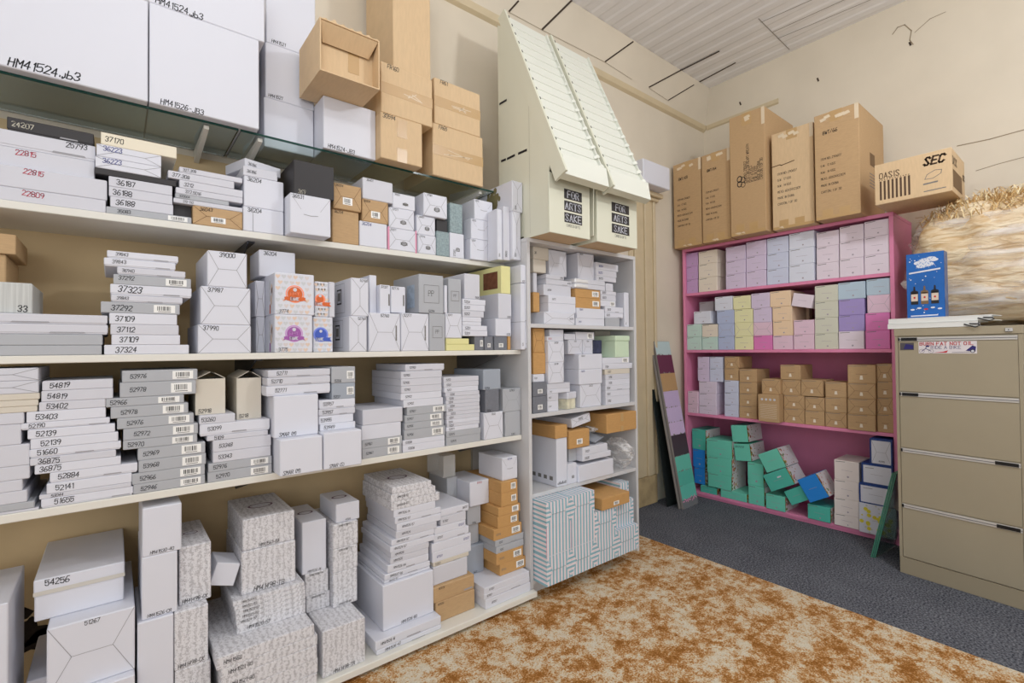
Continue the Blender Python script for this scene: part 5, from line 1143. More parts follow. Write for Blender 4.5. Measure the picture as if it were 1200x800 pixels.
zz = [ZU[3]+.001]+[min(at(641, v, 1, ys).z, ZU[2]-.0215) for v in (653.5, 619, 587)]
rows_ = ('lowest', 'middle', 'top'); cols_ = ('first', 'second', 'third', 'fourth')
for c in range(4):
    for r in range(3):
        if c >= 2 and r == 2: continue
        striped(xs[c], xs[c+1], ys+(.03 if r == 1 and c == 3 else 0), YW-.1, zz[r], zz[r+1], 'pastel striped box, %s row, %s column from the open shelf side of the long shelves' % (rows_[r], cols_[c]), flat=(r == 1 and c < 2))
zc_ = zz[2]+.0008; yb_ = ys-.012
x0_, x1_ = at(706, 600, 1, yb_).x, at(738, 593, 1, yb_).x
striped(x1_+.004, xs[4]-.003, ys+.06, YW-.1, zz[2]+.0006, zz[2]+.09, 'pastel striped box set back beside the flat brown carton at the bookcase foot')
o = carton('carton', x1_-x0_, .3, .062, ((x0_+x1_)/2, yb_+.15, zc_), 0, 'o.m'); tag(o, 'flat brown sticker carton on the striped boxes', 'box', 'cartons at the bookcase foot')
# ================================================================ cream display stands on the white bookcase
DSP = mat('cream coated board', srgb(222, 222, 204), .4)
DSP2 = mat('cream plastic tray', srgb(228, 230, 220), .3)
def display(x0, x1, label):
    y0, yb, z0 = 1.68, 2.07, UT+.001; w = x1-x0
    e = empty('display_stand', ((x0+x1)/2, yb, z0), 0, label, 'display stand', 'cream card display stands')
    cx = (x0+x1)/2
    L_ = lambda x, y, z: (x-cx, y-yb, z-z0)
    H = .29; t = .006
    # open bin: front, sides and floor
    b = MB(); xr = x1-.04 if x1 < 2 else x1
    b.box(x0-cx, xr-cx, y0-yb, y0-yb+t, 0, H, DSP, .002)
    b.box(x0-cx, x0-cx+t, y0-yb+t, -.2, 0, H, DSP); b.box(xr-cx-t, xr-cx, y0-yb+t, -.2, 0, H, DSP); b.box(x0-cx+t, xr-cx-t, y0-yb+t, -.2, 0, t, BT)
    y = y0-yb-.0006; lw = (xr-x0)*.44; lx = -w/2+(xr-x0)*.35
    for i, word in enumerate(('FOR', 'ARTS', 'SAKE')):
        zb_ = H*.62-i*.058
        b.poly([(lx, y, zb_), (lx+lw, y, zb_), (lx+lw, y, zb_+.049), (lx, y, zb_+.049)], K)
        tw = textw(word, .032, 2.0, .92); b.text(word, (lx+lw/2-tw/2+.004, y-.0005, zb_+.0085), (1, 0, 0), (0, 0, 1), .032, W2, wd=.0045, jit=0, serif=True, gap=2.0, xs=.92)
    tw = textw('CARDS & GIFTS', .0125); b.text('CARDS & GIFTS', (lx+lw/2-tw/2, y, H*.62-2*.058-.02), (1, 0, 0), (0, 0, 1), .0125, FNT, wd=.0016, jit=0)
    b.build('bin', e)
    # tall body: two side walls and the back
    b = MB(); prof = [(y0+.01, UT+.03), (y0+.004, UT+H), (1.662, 2.15), (2.026, 2.955), (yb, 2.985), (yb, z0)]
    for xx in (x0+.001, x1-.001-t): b.prism([L_(xx, yy, max(z_, z0)) for yy, z_ in prof] , (t, 0, 0), DSP)
    b.box(x0-cx+.007, x1-cx-.007, -t, -.0005, 0, 2.98-z0, DSP)
    xs_ = x0-cx-.0002
    for (ua, va, ub, vb) in ((588, 188.6, 592, 187), (595, 185.8, 602.6, 182), (608, 179.7, 616.6, 175.9), (586, 121.6, 593, 117.5)):   # slots in the side wall
        p, q = at(ua, va, 0, 1.603), at(ub, vb, 0, 1.603); b.line((xs_, p.y-yb, p.z-z0), (xs_, q.y-yb, q.z-z0), .012, INK, (-1, 0, 0))
    b.line((xs_, 1.82-yb, z0-z0+.02), (xs_, 1.82-yb, 2.5-z0), .002, mat('board fold', srgb(188, 186, 170), .6), (-1, 0, 0))
    b.build('body', e)
    # sloping card tray with rims, shelves of notched pockets and a front lip
    lo, hi = Vector((0, 1.595-yb, 2.044-z0)), Vector((0, 2.036-yb, 3.03-z0)); d = hi-lo; n = Vector((0, -d.z, d.y)).normalized()
    b = MB()
    A = lambda x, t_, k: Vector((x, 0, 0))+lo+d*t_+n*k
    b.prism([A(-w/2, 0, 0), A(w/2, 0, 0), A(w/2, 1, 0), A(-w/2, 1, 0)], n*.004, DSP2)
    N_ = 15
    for k in range(N_):
        t0, t1 = .09+k*.9/N_, .09+(k+1)*.9/N_
        b.poly([A(-w/2+.02, t0, .0075), A(w/2-.012, t0, .0075), A(w/2-.012, t1, .0045), A(-w/2+.02, t1, .0045)], DSP2)
        b.poly([A(-w/2+.02, t0, .0075), A(w/2-.012, t0, .0075), A(w/2-.012, t0, .0045), A(-w/2+.02, t0, .0045)], DSP2)
    b.build('card_tray', e)
    b = MB()
    b.prism([A(-w/2-.0005, -.005, -.05), A(-w/2-.0005, -.005, .028), A(-w/2-.0005, 1, .028), A(-w/2-.0005, 1, -.03)], (.014, 0, 0), DSP)
    b.prism([A(w/2-.010, .06, .0), A(w/2-.010, .06, .018), A(w/2-.010, 1, .018), A(w/2-.010, 1, 0)], (.008, 0, 0), DSP2)
    b.prism([A(-w/2+.014, -.005, .005), A(w/2, -.005, .005), A(w/2, .085, .03), A(-w/2+.014, .085, .03)], n*.003, DSP2)
    b.prism([A(-w/2+.014, -.005, -.03), A(w/2, -.005, -.03), A(w/2, -.005, .005), A(-w/2+.014, -.005, .005)], d.normalized()*.004, DSP)
    for k in range(N_):
        t0 = .11+k*.9/N_
        b.prism([A(-w/2+.0136, t0, .0285), A(-w/2+.0136, t0+.012, .0285), A(-w/2+.0136, t0+.012, .022), A(-w/2+.0136, t0, .022)], (.006, 0, 0), INK)
    for k in range(N_):
        t0 = .09+k*.9/N_; q = (N_-k)/N_
        b.prism([A(w/2-.012-.022*q, t0, .010), A(w/2-.002, t0+.006, .014+.012*q), A(w/2-.003, t0+.026, .012+.010*q), A(w/2-.012-.02*q, t0+.018, .009)], n*.0012, DSP2)
    b.build('rim', e)
    reg((x0, y0, z0), (x1, yb, 3.0), e.name)
display(1.603, 1.930, 'cream display stand with black three word sign, next to the upright slim boxes')
display(1.943, 2.283, 'cream display stand with black three word sign, next to the door frame')

# white box on the door frame head
s = MB(); s.box(-.17, .17, -.085, .07, 0, .175, W2, .006); o = s.build('gift_box', None, (3.20, YW-.09, 2.4606)); s = MB(); s.box(.1705, .1755, -.08, .065, .004, .171, W, .003); s.build('lid', o)
tag(o, 'white box lying on the head of the door frame beside the cream display stands', 'box')

# ================================================================ brown cartons on the pink bookcase
TXT6 = ('ITEM NO: 290607', 'G.W:  17 KGS', 'N.W:  14 KGS', 'MEAS: 60X34X23CM', 'MADE IN CHINA', 'CARTON: 1 OF 30')
def shipping(txt, up=False, jag=False, foot=True):
    def f(b, l, w, d, h, y):
        for k in range(7):      # scraps of shiny tape along the top and bottom edges
            x, z = random.uniform(-.42, .2)*w, random.choice((.97, .95, .02))*h
            b.poly([(x, y-.0005, z), (x+.03, y-.001, z+.006), (x+.04, y-.0005, z-.012), (x+.006, y-.0015, z-.02 if z > .1 else z)], CTAPE)
        if up:
            for i, t_ in enumerate(('ITEM NO: 290607', 'DESC: WILLOW HEART WREATH', 'QTY: 24 PCS', 'G.W: 17 KGS', 'N.W: 14 KGS', 'MADE IN CHINA', 'CARTON 1 OF 30')):
                b.text(t_, (w*(-.02+.075*i), y, h*.42), (0, 0, 1), (-1, 0, 0), .019, INK, wd=.0022, jit=.1)
            for r_, zz in ((.024, .425), (.026, .465)):
                b.disc((-w*.22, y, h*zz), (.8, 0, 0), (0, 0, 1), r_, INK, 12, r_*.7); b.disc((-w*.12, y, h*(zz-.01)), (.8, 0, 0), (0, 0, 1), r_*.9, INK, 12, r_*.7)
        else:
            s_ = w*.055
            for i, t_ in enumerate(TXT6): b.text(t_, (-w*.36, y, h*(.56-.062*i)), (1, 0, 0), (0, 0, 1), s_, INK, wd=s_*.12, jit=.15)
            b.text(txt, (-w*.3, y, h*.80), (1, 0, 0), (0, 0, 1), w*.085, INK, wd=.003)
        if jag:
            q = [(-w/2, h*.66), (-w*.3, h*.665), (-w*.26, h*.655), (w*.05, h*.67)]
            for a, c in zip(q, q[1:]): b.line((a[0], y, a[1]), (c[0], y, c[1]), .006, mat('torn card edge', srgb(92, 68, 44), .9), (0, -1, 0))
        x = w/2+.0006      # print on the end
        b.poly([(x, -d*.1, h*.5), (x, d*.1, h*.5), (x, d*.1, h*.62), (x, -d*.1, h*.62)], mat('worn print', srgb(120, 94, 66), .8)) if up or not jag else None
        for k in range(5): b.line((x, -d*.12, h*(.42-.03*k)), (x, d*.12, h*(.42-.03*k)), .006, FNT, (1, 0, 0))
    return f
kp = 'tall brown cartons on the pink bookcase'
def tape_ends(o, w, d, h):
    y = -d/2
    for x0, x1, z0, z1 in ((-w*.22-.03, -w*.22+.03, h*.029, h*.09), (w*.16-.03, w*.16+.03, h*.029, h*.09), (-.035, .035, h*.9, h), (-w/2+.004, w/2-.004, 0, h*.028)):
        s = MB(); s.box(x0, x1, y-.0007, y, z0, z1, TAPE); s.build('packing_tape', o)
    s = MB(); s.box(w/2-.022, w/2+.0008, y-.0008, y-.0001, h*.86, h, CTAPE); s.build('clear_tape', o)
for i, (uL, uR, vT, vB, X, d, st, tx, lab, kw) in enumerate((
  (789.5, 822, 194, 291, 3.645, .42, 'b', '8WT/65', 'brown carton on the pink bookcase, next to the door frame wall', {}),
  (822.8, 856, 183, 287, 3.635, .42, 'b', '8WT/64', 'brown carton on the pink bookcase, second from the door frame wall', {}),
  (855.5, 897, 139, 277, 3.60, .5, 'b', '', 'tallest brown carton on the pink bookcase, with upright print', dict(up=True)),
  (904.8, 953.8, 158, 269, 3.645, .42, 'B', '', 'crumpled brown carton with a torn line, between the tallest and widest cartons', dict(jag=True)),
  (955, 1007.5, 136.5, 259, 3.60, .52, 'b', '8WT/66', 'wide brown carton on the pink bookcase with shiny tape along its top', {}))):
    o = bx('R', uL, uR, vT, vB, X, d, st, '', lab, 'carton', kp, extra=shipping(tx, **kw), tol=.12)
    l_, h_, n_ = BOXES[-1]; tape_ends(o, h_[1]-l_[1], h_[0]-l_[0], h_[2]-l_[2])
# the carton with flower foam print
p0, p1 = at(1025.6, 241, 0, 3.49), at(1116, 222, 0, 3.49)
w, d, h = p0.y-p1.y, .36, at(1024.4, 193.7, 0, 3.49).z-PT
b = MB(); b.box(-w/2, w/2, -d/2, d/2, 0, h-.004, BT, .002); y = -d/2-.0006
DPR = mat('dark brown print', srgb(84, 62, 46), .6)
for k in range(8):
    x = -w*.43+k*w*.055; b.poly([(x, y, h*.1), (x+w*.028, y, h*.1), (x+w*.028, y, h*.56), (x, y, h*.56)], DPR)
b.text('OASIS', (-w*.43, y, h*.62), (1, 0, 0), (0, 0, 1), h*.13, DPR, wd=.004, jit=0, gap=1.9)
for k in range(12): b.disc((-w*.43+k*w*.036, y, h*.585), (1, 0, 0), (0, 0, 1), .003, DPR, 6)
b.text('SEC', (w*.16, y, h*.70), (1, 0, 0), (0, 0, 1), h*.17, DPR, wd=.009, jit=0, slant=.25, serif=True, gap=2.4)
q = [(.17, .38), (.2, .48), (.3, .55), (.38, .53), (.37, .45), (.27, .37), (.17, .38)]
for a, c in zip(q, q[1:]): b.line((w*a[0], y, h*a[1]), (w*c[0], y, h*c[1]), .003, FNT, (0, -1, 0))
b.line((w*.16, y, h*.27), (w*.32, y, h*.28), .008, FNT, (0, -1, 0)); b.line((w*.16, y, h*.1), (w*.42, y, h*.11), .005, FNT, (0, -1, 0))
x = w/2+.0006
b.text('OASIS', (x, -d*.44, h*.64), (0, 1, 0), (0, 0, 1), h*.17, DPR, wd=.005, jit=0); b.poly([(x, -d*.42, h*.12), (x, d*.26, h*.12), (x, d*.26, h*.52), (x, -d*.42, h*.52)], mat('worn print', srgb(120, 94, 66), .8))
b.text('SEC', (x, d*.34, h*.5), (0, 1, 0), (0, 0, 1), h*.12, DPR, wd=.006, jit=0)
o = b.build('carton', None, (3.49+d/2, (p0.y+p1.y)/2, PT+.001), -math.pi/2); tag(o, 'low brown carton with vertical bar print and one raised flap, overhanging the pink bookcase', 'box', 'cartons on the pink bookcase')
f = MB(); f.prism([(-w/2+.01, d/2-.03, h-.004), (-w*.05, d/2-.03, h-.004), (-w*.02, d/2+.0, h+.07), (-w*.1, d/2-.004, h+.055)], (0, .004, .002), BT); f.build('flap', o)
reg((3.49, p1.y, PT), (3.49+d, p0.y, PT+h+.07), o.name)

# ================================================================ pastel boxes in the pink bookcase
def pas(name, r, g_, b_): return mat(name, srgb(r, g_, b_), .5)
LIL, MAU, PBL, PER = pas('lilac card', 214, 200, 226), pas('mauve card', 196, 160, 206), pas('pale blue card', 206, 212, 234), pas('periwinkle card', 180, 192, 224)
CRM, PWH, MNT, YLW = pas('ivory card', 230, 220, 206), pas('pink white card', 228, 216, 228), pas('mint card', 196, 222, 214), pas('lemon card', 232, 230, 184)
PCH, PNK, HPK, SGE = pas('peach card', 238, 210, 178), pas('pale pink card', 228, 198, 216), pas('hot pink card', 224, 128, 190), pas('sage card', 212, 212, 196)
SKY, PUR, GRY, WBL = pas('sky blue card', 184, 204, 220), pas('purple card', 166, 150, 206), pas('dove grey card', 190, 192, 194), pas('blue white card', 220, 224, 238)
SCR = mat('tuck slit', srgb(170, 160, 172), .7)
def tuck(b, l, w, d, h, y, wr=True):
    b.line((-w*.2, y, h*.52), (w*.24, y, h*.5), .0016, SCR, (0, -1, 0))
    b.disc((w*.06, y, h*.2), (1, 0, 0), (0, 0, 1), h*.05, SCR, 8)
    b.line((-w*.42, y, h*.92), (-w*.06, y, h*.94), .0035, FNT, (0, -1, 0))
def tuckx(b, l, w, d, h, y): fold_lines(b, -w/2+.002, w/2-.002, .002, h-.002, y, SCR)
pg = 'pastel boxes in the pink bookcase'
def column(rowname, colname, uL, uR, vs, mats, X=PX+.012, d=.26, folds=(), names=None, ushift=None, tol=.06, shape='box'):
    """vs from the bottom up: bottom edge, then each top edge, read at uL"""
    n = len(mats)
    for k in range(n):
        cn = mats[k].name.replace(' card', '')
        pos = '' if n == 1 else ('topmost of ' if k == n-1 else 'lowest of ' if k == 0 else 'second lowest of ' if n > 3 and k == 1 else 'second highest of ' if n > 3 else 'middle of ')
        lab = names[k] if names else '%s %s, %s%s on the %s pink shelf' % (cn, shape, pos, colname, rowname)
        dl, dr = (ushift[k] if ushift else (0, 0))
        bx('R', uL+dl, uR+dr, vs[k+1]+.4, vs[k], X, d, 'w', '', lab, 'gift_box', pg, m=mats[k], extra=tuckx if k in folds else tuck, tol=tol)
r1 = 'top'
column(r1, 'the mauve column', 799, 817.6, (343.8, 328.7, 313.5, 298), (MAU, MAU, MAU), X=PX+.02)
column(r1, 'the ivory column', 818.6, 840.5, (342.7, 326, 310, 295), (CRM, CRM, CRM))
column(r1, 'the first lilac column', 850.5, 873.6, (339, 322, 306.5, 290), (LIL, LIL, LIL))
column(r1, 'the second lilac column', 874.4, 898, (337, 318, 301, 284), (LIL, LIL, LIL), X=PX+.014)
column(r1, 'the pale blue column', 898.8, 924, (334, 316, 298, 279.7), (PBL, PBL, PBL))
column(r1, 'the last bluish column', 924.6, 954, (331, 311, 292.5, 274), (WBL, WBL, WBL), X=PX+.006)
column(r1, 'the first pinkish white column', 956.8, 983, (327.5, 309, 290, 272.7), (PWH, PWH, PWH))
column(r1, 'the middle pinkish white column', 983.8, 1012, (324, 304, 284, 266), (PWH, PWH, PWH), X=PX+.008)
column(r1, 'the last pinkish white column', 1012.8, 1043.5, (319, 299.5, 278.5, 260), (PWH, PWH, PWH))
r2 = 'second'
column(r2, 'the mint pair', 805, 822, (408.5, 394.5, 380), (MNT, MNT), d=.22)
column(r2, 'the first four boxes', 822.8, 841, (408.5, 394.5, 380), (MNT, CRM), names=('mint box beside the lemon column, under the ivory box', 'ivory box on a mint box beside the periwinkle column'))
column(r2, 'a', 813, 833, (379.6, 365), (WBL,), names=('blue white box, front one above the mint pair',), d=.12)
column(r2, 'a', 819.5, 836.3, (379, 353.6), (GRY,), X=PX+.14, names=('dove grey box set back above the mint pair',), d=.12)
column(r2, 'the periwinkle column', 841.6, 860.2, (409, 394, 379, 363.7, 348), (PER, PER, PER, WBL), folds=(1,), ushift=((0, 0), (0, 0), (-1.5, 0), (-4, -2)))
column(r2, 'the lemon column', 861, 882.4, (409, 394, 378, 362.5, 347), (YLW, YLW, YLW, YLW), folds=(1,), ushift=((0, 0), (0, 0), (-.4, -.4), (-2, -3)))
column(r2, 'the column next to lemon', 883.2, 905, (409.6, 393, 377.7, 361, 344), (HPK, PNK, LIL, LIL), folds=(1,), ushift=((0, 0), (-.4, -.4), (-.4, -1), (-3, -3)))
column(r2, 'the peach column', 905.8, 929, (409.4, 393, 376, 359.5, 341.5), (PNK, PCH, PCH, PCH), ushift=((0, 0), (0, 0), (-.6, -1), (-3.5, -2.5)))
column(r2, 'the pale pink pair', 930, 954, (409, 391.7, 375), (PNK, PNK))
column(r2, 'the sage column', 954.8, 982, (408, 390.5, 372.5, 353.6, 335), (SGE, SGE, SGE, SGE))
column(r2, 'the purple column', 982.8, 1013, (407, 388, 369.5, 351, 331.5), (PWH, PUR, PUR, SKY), ushift=((0, -.6), (0, 0), (0, 0), (-1, 1)))
column(r2, 'the hot pink column', 1014.2, 1045, (406, 387, 367, 346, 327.5), (HPK, HPK, PNK, SKY), folds=(2,), ushift=((0, -2), (0, -2), (2, 0), (1, 0)))
def tilted(cu, cv, X, w, h, d, roll, mtl, label, name='gift_box', group=pg, ex=None, end=None, yaw=0.0):
    """box whose front centre is seen at cu,cv on the plane X, rolled in its own plane"""
    c = at(cu, cv, 0, X)
    b = MB(); b.box(-w/2, w/2, 0, d, -h/2, h/2, mtl, .0015)
    if end: end(b, w, d, h)
    if ex:
        ex(b, w, d, h)
    o = b.build(name, None, c); o.rotation_euler = (Matrix.Rotation(-math.pi/2+yaw, 4, 'Z') @ Matrix.Rotation(roll, 4, 'Y')).to_euler(); tag(o, label, 'box', group); return o
tilted(940.3, 352, PX+.01, .132, .092, .18, math.radians(12), PWH, 'pinkish white box tilted over the gap beside the peach column', ex=lambda b, w, d, h: (b.line((-w*.2, -.0006, 0), (w*.2, -.0006, 0), .0016, SCR, (0, -1, 0))))
column(r2, 'a', 932, 945, (374.6, 359), (PCH,), X=PX+.22, names=('peach box end set back on the pale pink pair',), d=.12)
r3 = 'third'
MLF = pas('lilac white card', 220, 208, 226)
def kraftbox(uL, uR, vT, vB, lab, X=PX+.012, d=.22, st='b', **k):
    def ex(b, l, w, d_, h, y):
        fold_lines(b, -w/2+.002, w/2-.002, .002, h-.002, y, CRK) if random.random() < .45 else b.line((-w*.2, y, h*.5), (w*.2, y, h*.48), .0018, CRK, (0, -1, 0))
        b.poly([(-.009, y, h*.2), (.009, y, h*.2), (.006, y, h*.42), (-.006, y, h*.42)], mat('kraft box motif', srgb(232, 222, 206), .5)); b.line((-w*.45, y, h*.93), (w*.2, y, h*.95), .003, FNT, (0, -1, 0))
    return bx('R', uL, uR, vT, vB, X, d, st, '', lab, 'gift_box', 'kraft boxes in the pink bookcase', extra=ex, **k)
column(r3, 'two by the shelf side', 806, 818, (486, 472, 457.6), (PNK, PNK), d=.14, X=PX+.006, names=('pale pink box at the very side of the third pink shelf, lower', 'pale pink box at the very side of the third pink shelf, upper'))
column(r3, 'the lilac white trio', 819, 839.5, (487.5, 474, 459.6, 446), (MLF, MLF, MLF), d=.24)
column(r3, 'the mauve pair', 817.5, 831, (443.8, 430.6, 417.6), (LIL, LIL), X=PX+.03)
column(r3, 'the periwinkle pair', 831.8, 847, (443.8, 430.6, 417.6), (PBL, PBL), X=PX+.03)
column(r3, 'the trio under kraft boxes', 849, 865.2, (487, 473, 459, 445), (PBL, PBL, PBL))
kraftbox(849, 865.4, 431, 444.6, 'kraft box on the pale blue trio, lower of two', X=PX+.02); kraftbox(849, 866, 417.6, 430.6, 'kraft box on the pale blue trio, upper of two', X=PX+.02)
V_ = (487.5, 474.5, 460, 447, 432)
for k in range(4): kraftbox(866.3, 886.8, V_[k+1]+.3, V_[k], 'kraft box, %s of four beside the pale blue trio' % ('lowest', 'second lowest', 'second highest', 'topmost')[k])
def print_panel(b, l, w, d, h, y):
    for k in range(11): b.line((-w*.4, y, h*(.14+.05*k)), (w*.4, y, h*(.14+.05*k)), .0024, mat('pale print', srgb(222, 206, 184), .6), (0, -1, 0))
    for k in range(4): b.disc((-w*.3+w*.2*k, y, h*.82), (1, 0, 0), (0, 0, 1), .009, W, 8)
bx('R', 888.4, 912.7, 461.5, 494, PX-.06, .24, 'b', '', 'upright kraft box with a printed panel jutting over the third pink shelf', 'gift_box', 'kraft boxes in the pink bookcase', extra=print_panel, tol=.1)
kraftbox(892.5, 914, 443.8, 461, 'kraft box on the upright printed kraft box', X=PX-.02)
V_ = (494, 477.5, 462)
for k in range(2): kraftbox(918.5, 942.4, V_[k+1]+.3, V_[k], 'kraft box, %s of the pair beside the upright printed box' % ('lower', 'upper')[k])
V_ = (496.5, 480, 464.4)
for k in range(2): kraftbox(943.2, 966, V_[k+1]+.3, V_[k], 'kraft box, %s of the middle pair under the wide kraft box' % ('lower', 'upper')[k])
kraftbox(914.6, 938, 444.6, 461, 'kraft box under the single topmost kraft box', tol=.09); kraftbox(938.6, 964.3, 444.6, 462.5, 'wide kraft box beside the one carrying the single topmost box', tol=.09)
kraftbox(914.4, 938, 427.4, 444, 'single kraft box on top of the middle kraft row')
V_ = (499.5, 482, 464.6, 447)
for k in range(3): kraftbox(967, 992.4, V_[k+1]+.3, V_[k], 'kraft box, %s of three before the tall kraft columns' % ('lowest', 'middle', 'topmost')[k])
V_ = (504, 484, 466, 448, 427)
for k in range(4): kraftbox(993.2, 1026, V_[k+1]+.3, V_[k], 'kraft box, %s of four in the first tall kraft column' % ('lowest', 'second lowest', 'second highest', 'topmost')[k], X=PX-.01, tol=.09)
V_ = (503, 484, 465, 446, 426)
for k in range(4): kraftbox(1026.8, 1050.5, V_[k+1]+.3, V_[k], 'kraft box, %s of four in the last kraft column by the cabinet' % ('lowest', 'second lowest', 'second highest', 'topmost')[k], tol=.09)

# ================================================================ teal boxes tumbled on the pink floor shelf
TEAL = mat('teal green card', srgb(112, 206, 184), .45); TEAL2 = mat('deep teal card', srgb(84, 188, 170), .45); AZ = mat('azure card', srgb(40, 136, 222), .45)
FLW = [mat('flower print rust', srgb(150, 74, 44), .6), mat('flower print leaf', srgb(104, 132, 60), .6), mat('flower print pink', srgb(214, 140, 130), .6), mat('flower print ochre', srgb(206, 160, 70), .6)]
def floral(b, x, y0, d, z0, z1, nx=1):
    """white printed long side with a band of flowers next to the end"""
    b.poly([(x, y0+.002, z0), (x, y0+d-.002, z0), (x, y0+d-.002, z1), (x, y0+.002, z1)], mat('white floral side', srgb(226, 222, 224), .5))
    rd = random.Random(int(abs(z1*1e5)+d*1e4))
    for k in range(26):
        f = rd.random()**2.2; r = rd.uniform(.005, .011) if f < .3 else rd.uniform(.003, .006)
        yy, zz = y0+.004+r+f*(d*.75), rd.uniform(z0+r, z1-r)
        b.disc((x+nx*(.0003+.00002*k), yy, zz), (0, 1, 0), (0, 0, 1), r, FLW[rd.randrange(4)], 7)
    b.poly([(x+nx*.0002, y0+.001, z0), (x+nx*.0002, y0+.01, z0), (x+nx*.0002, y0+.01, z1), (x+nx*.0002, y0+.001, z1)], FLW[1])
def tealx(b, l, w, d, h, y):
    tuck(b, l, w, d, h, y); floral(b, w/2+.0006, y, d, .001, h-.001)
tg = 'teal boxes tumbled on the pink floor shelf'
def teal(uL, uR, vT, vB, lab, m=TEAL, X=PX+.012, d=.24, **k): return bx('R', uL, uR, vT, vB, X, d, 'w', '', lab, 'gift_box', tg, m=m, extra=tealx, tol=k.pop('tol', .09), **k)
teal(821, 840, 568, 584, 'deep teal box lying low behind the painted plank', TEAL2, X=PX+.02)
teal(844.5, 875, 572.5, 589, 'teal box lying low under the column of three teal boxes', TEAL, X=PX+.008)
teal(829.5, 857, 553, 572.3, 'teal box, lowest of three in the first teal column', TEAL, X=PX+.008, tol=.2); teal(828.5, 857.2, 533.5, 552.7, 'teal box, middle of three in the first teal column', TEAL, X=PX+.008); teal(828, 857.5, 513.5, 533.2, 'teal box, topmost of three in the first teal column', TEAL, X=PX+.008)
teal(813.5, 826, 546.5, 566, 'azure box, lower of two behind the painted plank', AZ, X=PX+.04, tol=.2); teal(812, 826, 525.5, 546.2, 'azure box, upper of two behind the painted plank', AZ, X=PX+.04); teal(811, 826.6, 502, 525.2, 'teal box on the two azure boxes behind the painted plank', TEAL2, X=PX+.04)
teal(877, 895.5, 567.5, 597, 'teal box standing upright, lower of two in the middle of the tumble', TEAL, X=PX+.012, tol=.1); teal(876, 894.5, 541, 567, 'teal box standing upright, upper of two in the middle of the tumble', TEAL, X=PX+.02)
tilted(869.9, 530, PX+.02, .122, .128, .24, math.radians(-6), TEAL, 'teal box with dark writing, lower of the leaning upper pair', group=tg, ex=lambda b, w, d, h: (floral(b, w/2+.0006, 0, d, -h/2+.001, h/2-.001), b.text('81170731', (-w*.38, -.0006, h*.28), (1, 0, 0), (0, 0, 1), .014, INK)))
tilted(866.5, 508, PX+.02, .122, .128, .24, math.radians(-6), TEAL, 'teal box under the third pink shelf, upper of the leaning pair', group=tg, ex=lambda b, w, d, h: floral(b, w/2+.0006, 0, d, -h/2+.001, h/2-.001))
tx = lambda b, w, d, h: (floral(b, w/2+.0006, 0, d, -h/2+.001, h/2-.001), b.line((-w*.2, -.0006, 0), (w*.22, -.0006, 0), .0016, SCR, (0, -1, 0)))
teal(897.5, 920, 578, 604, 'teal box lying at the front of the pink floor shelf below the tilted pair', TEAL, X=PX-.005, tol=.12)
teal(946.5, 973, 590, 617, 'teal box at the front beside the pale pink column, with upright writing', TEAL2, X=PX-.01, tol=.12)
tilted(904.3, 539.5, PX-.02, .150, .138, .22, math.radians(-27), TEAL, 'teal box tilted highest in the tumble beside the upright teal pair', group=tg, ex=tx)
tilted(912, 562, PX-.02, .180, .122, .22, math.radians(-29), TEAL2, 'deep teal box tilted with a pale mark, under the highest tilted teal box', group=tg, ex=lambda b, w, d, h: (tx(b, w, d, h), b.poly([(0, -.0009, .012), (.03, -.0009, .012), (.034, -.0009, .022), (.004, -.0009, .022)], W)))
tilted(933, 580.5, PX-.005, .13, .10, .22, math.radians(-31), TEAL2, 'deep teal box tilted low between the tilted teal pair and the azure box', group=tg, ex=lambda b, w, d, h: b.line((-w*.2, -.0006, 0), (w*.22, -.0006, 0), .0016, SCR, (0, -1, 0)))
tilted(952.3, 572, PX-.03, .132, .16, .2, math.radians(-30), AZ, 'azure box tilted with a white floral side beside the pale pink column', group=tg, ex=tx)
PLP = pas('blush white card', 232, 222, 218)
column('lowest', 'the blush column', 977.5, 1006.5, (619.5, 600, 581.5, 560.3, 537.5), (PLP, PLP, PLP, PLP), d=.24, X=PX-.008, shape='box', names=tuple('blush white box, %s of four beside the dotted box' % q for q in ('lowest', 'second lowest', 'second highest', 'topmost')), tol=.12)
BF = mat('deep blue speckled card', srgb(36, 70, 140), .5, noise=.35, scale=90)
def framed(b, l, w, d, h, y):
    b.poly([(-w/2+.01, y, .009), (w/2-.008, y, .009), (w/2-.008, y, h-.012), (-w/2+.01, y, h-.012)], W2); b.line((-w*.2, y-.0003, h*.5), (w*.2, y-.0003, h*.48), .0016, CRS, (0, -1, 0)); b.line((-w*.36, y-.0003, h*.78), (-w*.1, y-.0003, h*.79), .003, FNT, (0, -1, 0))
def framedx(b, l, w, d, h, y):
    b.poly([(-w/2+.01, y, .006), (w/2-.008, y, .006), (w/2-.008, y, h-.012), (-w/2+.01, y, h-.012)], W2); fold_lines(b, -w/2+.011, w/2-.009, .007, h-.013, y-.0003, CRS); b.text('41290', (-w*.1, y-.0006, h*.1), (1, 0, 0), (0, 0, 1), .01, INK)
def dots(b, l, w, d, h, y):
    rd = random.Random(3); ms = [mat('yellow dot', srgb(222, 208, 60), .5), mat('grey dot', srgb(200, 200, 190), .5), mat('pink dot', srgb(226, 206, 200), .5)]
    for k in range(46):
        r = rd.choice((.005, .006, .012)); b.disc((rd.uniform(-w/2+r, w/2-r), y-.00002*k, rd.uniform(r, h-r)), (1, 0, 0), (0, 0, 1), r, ms[0 if r > .01 else rd.randrange(3)], 9)
    b.line((-w*.1, y-.0012, h*.46), (w*.4, y-.0012, h*.5), .0016, CRS, (0, -1, 0))
fb = 'boxes beside the filing cabinet'
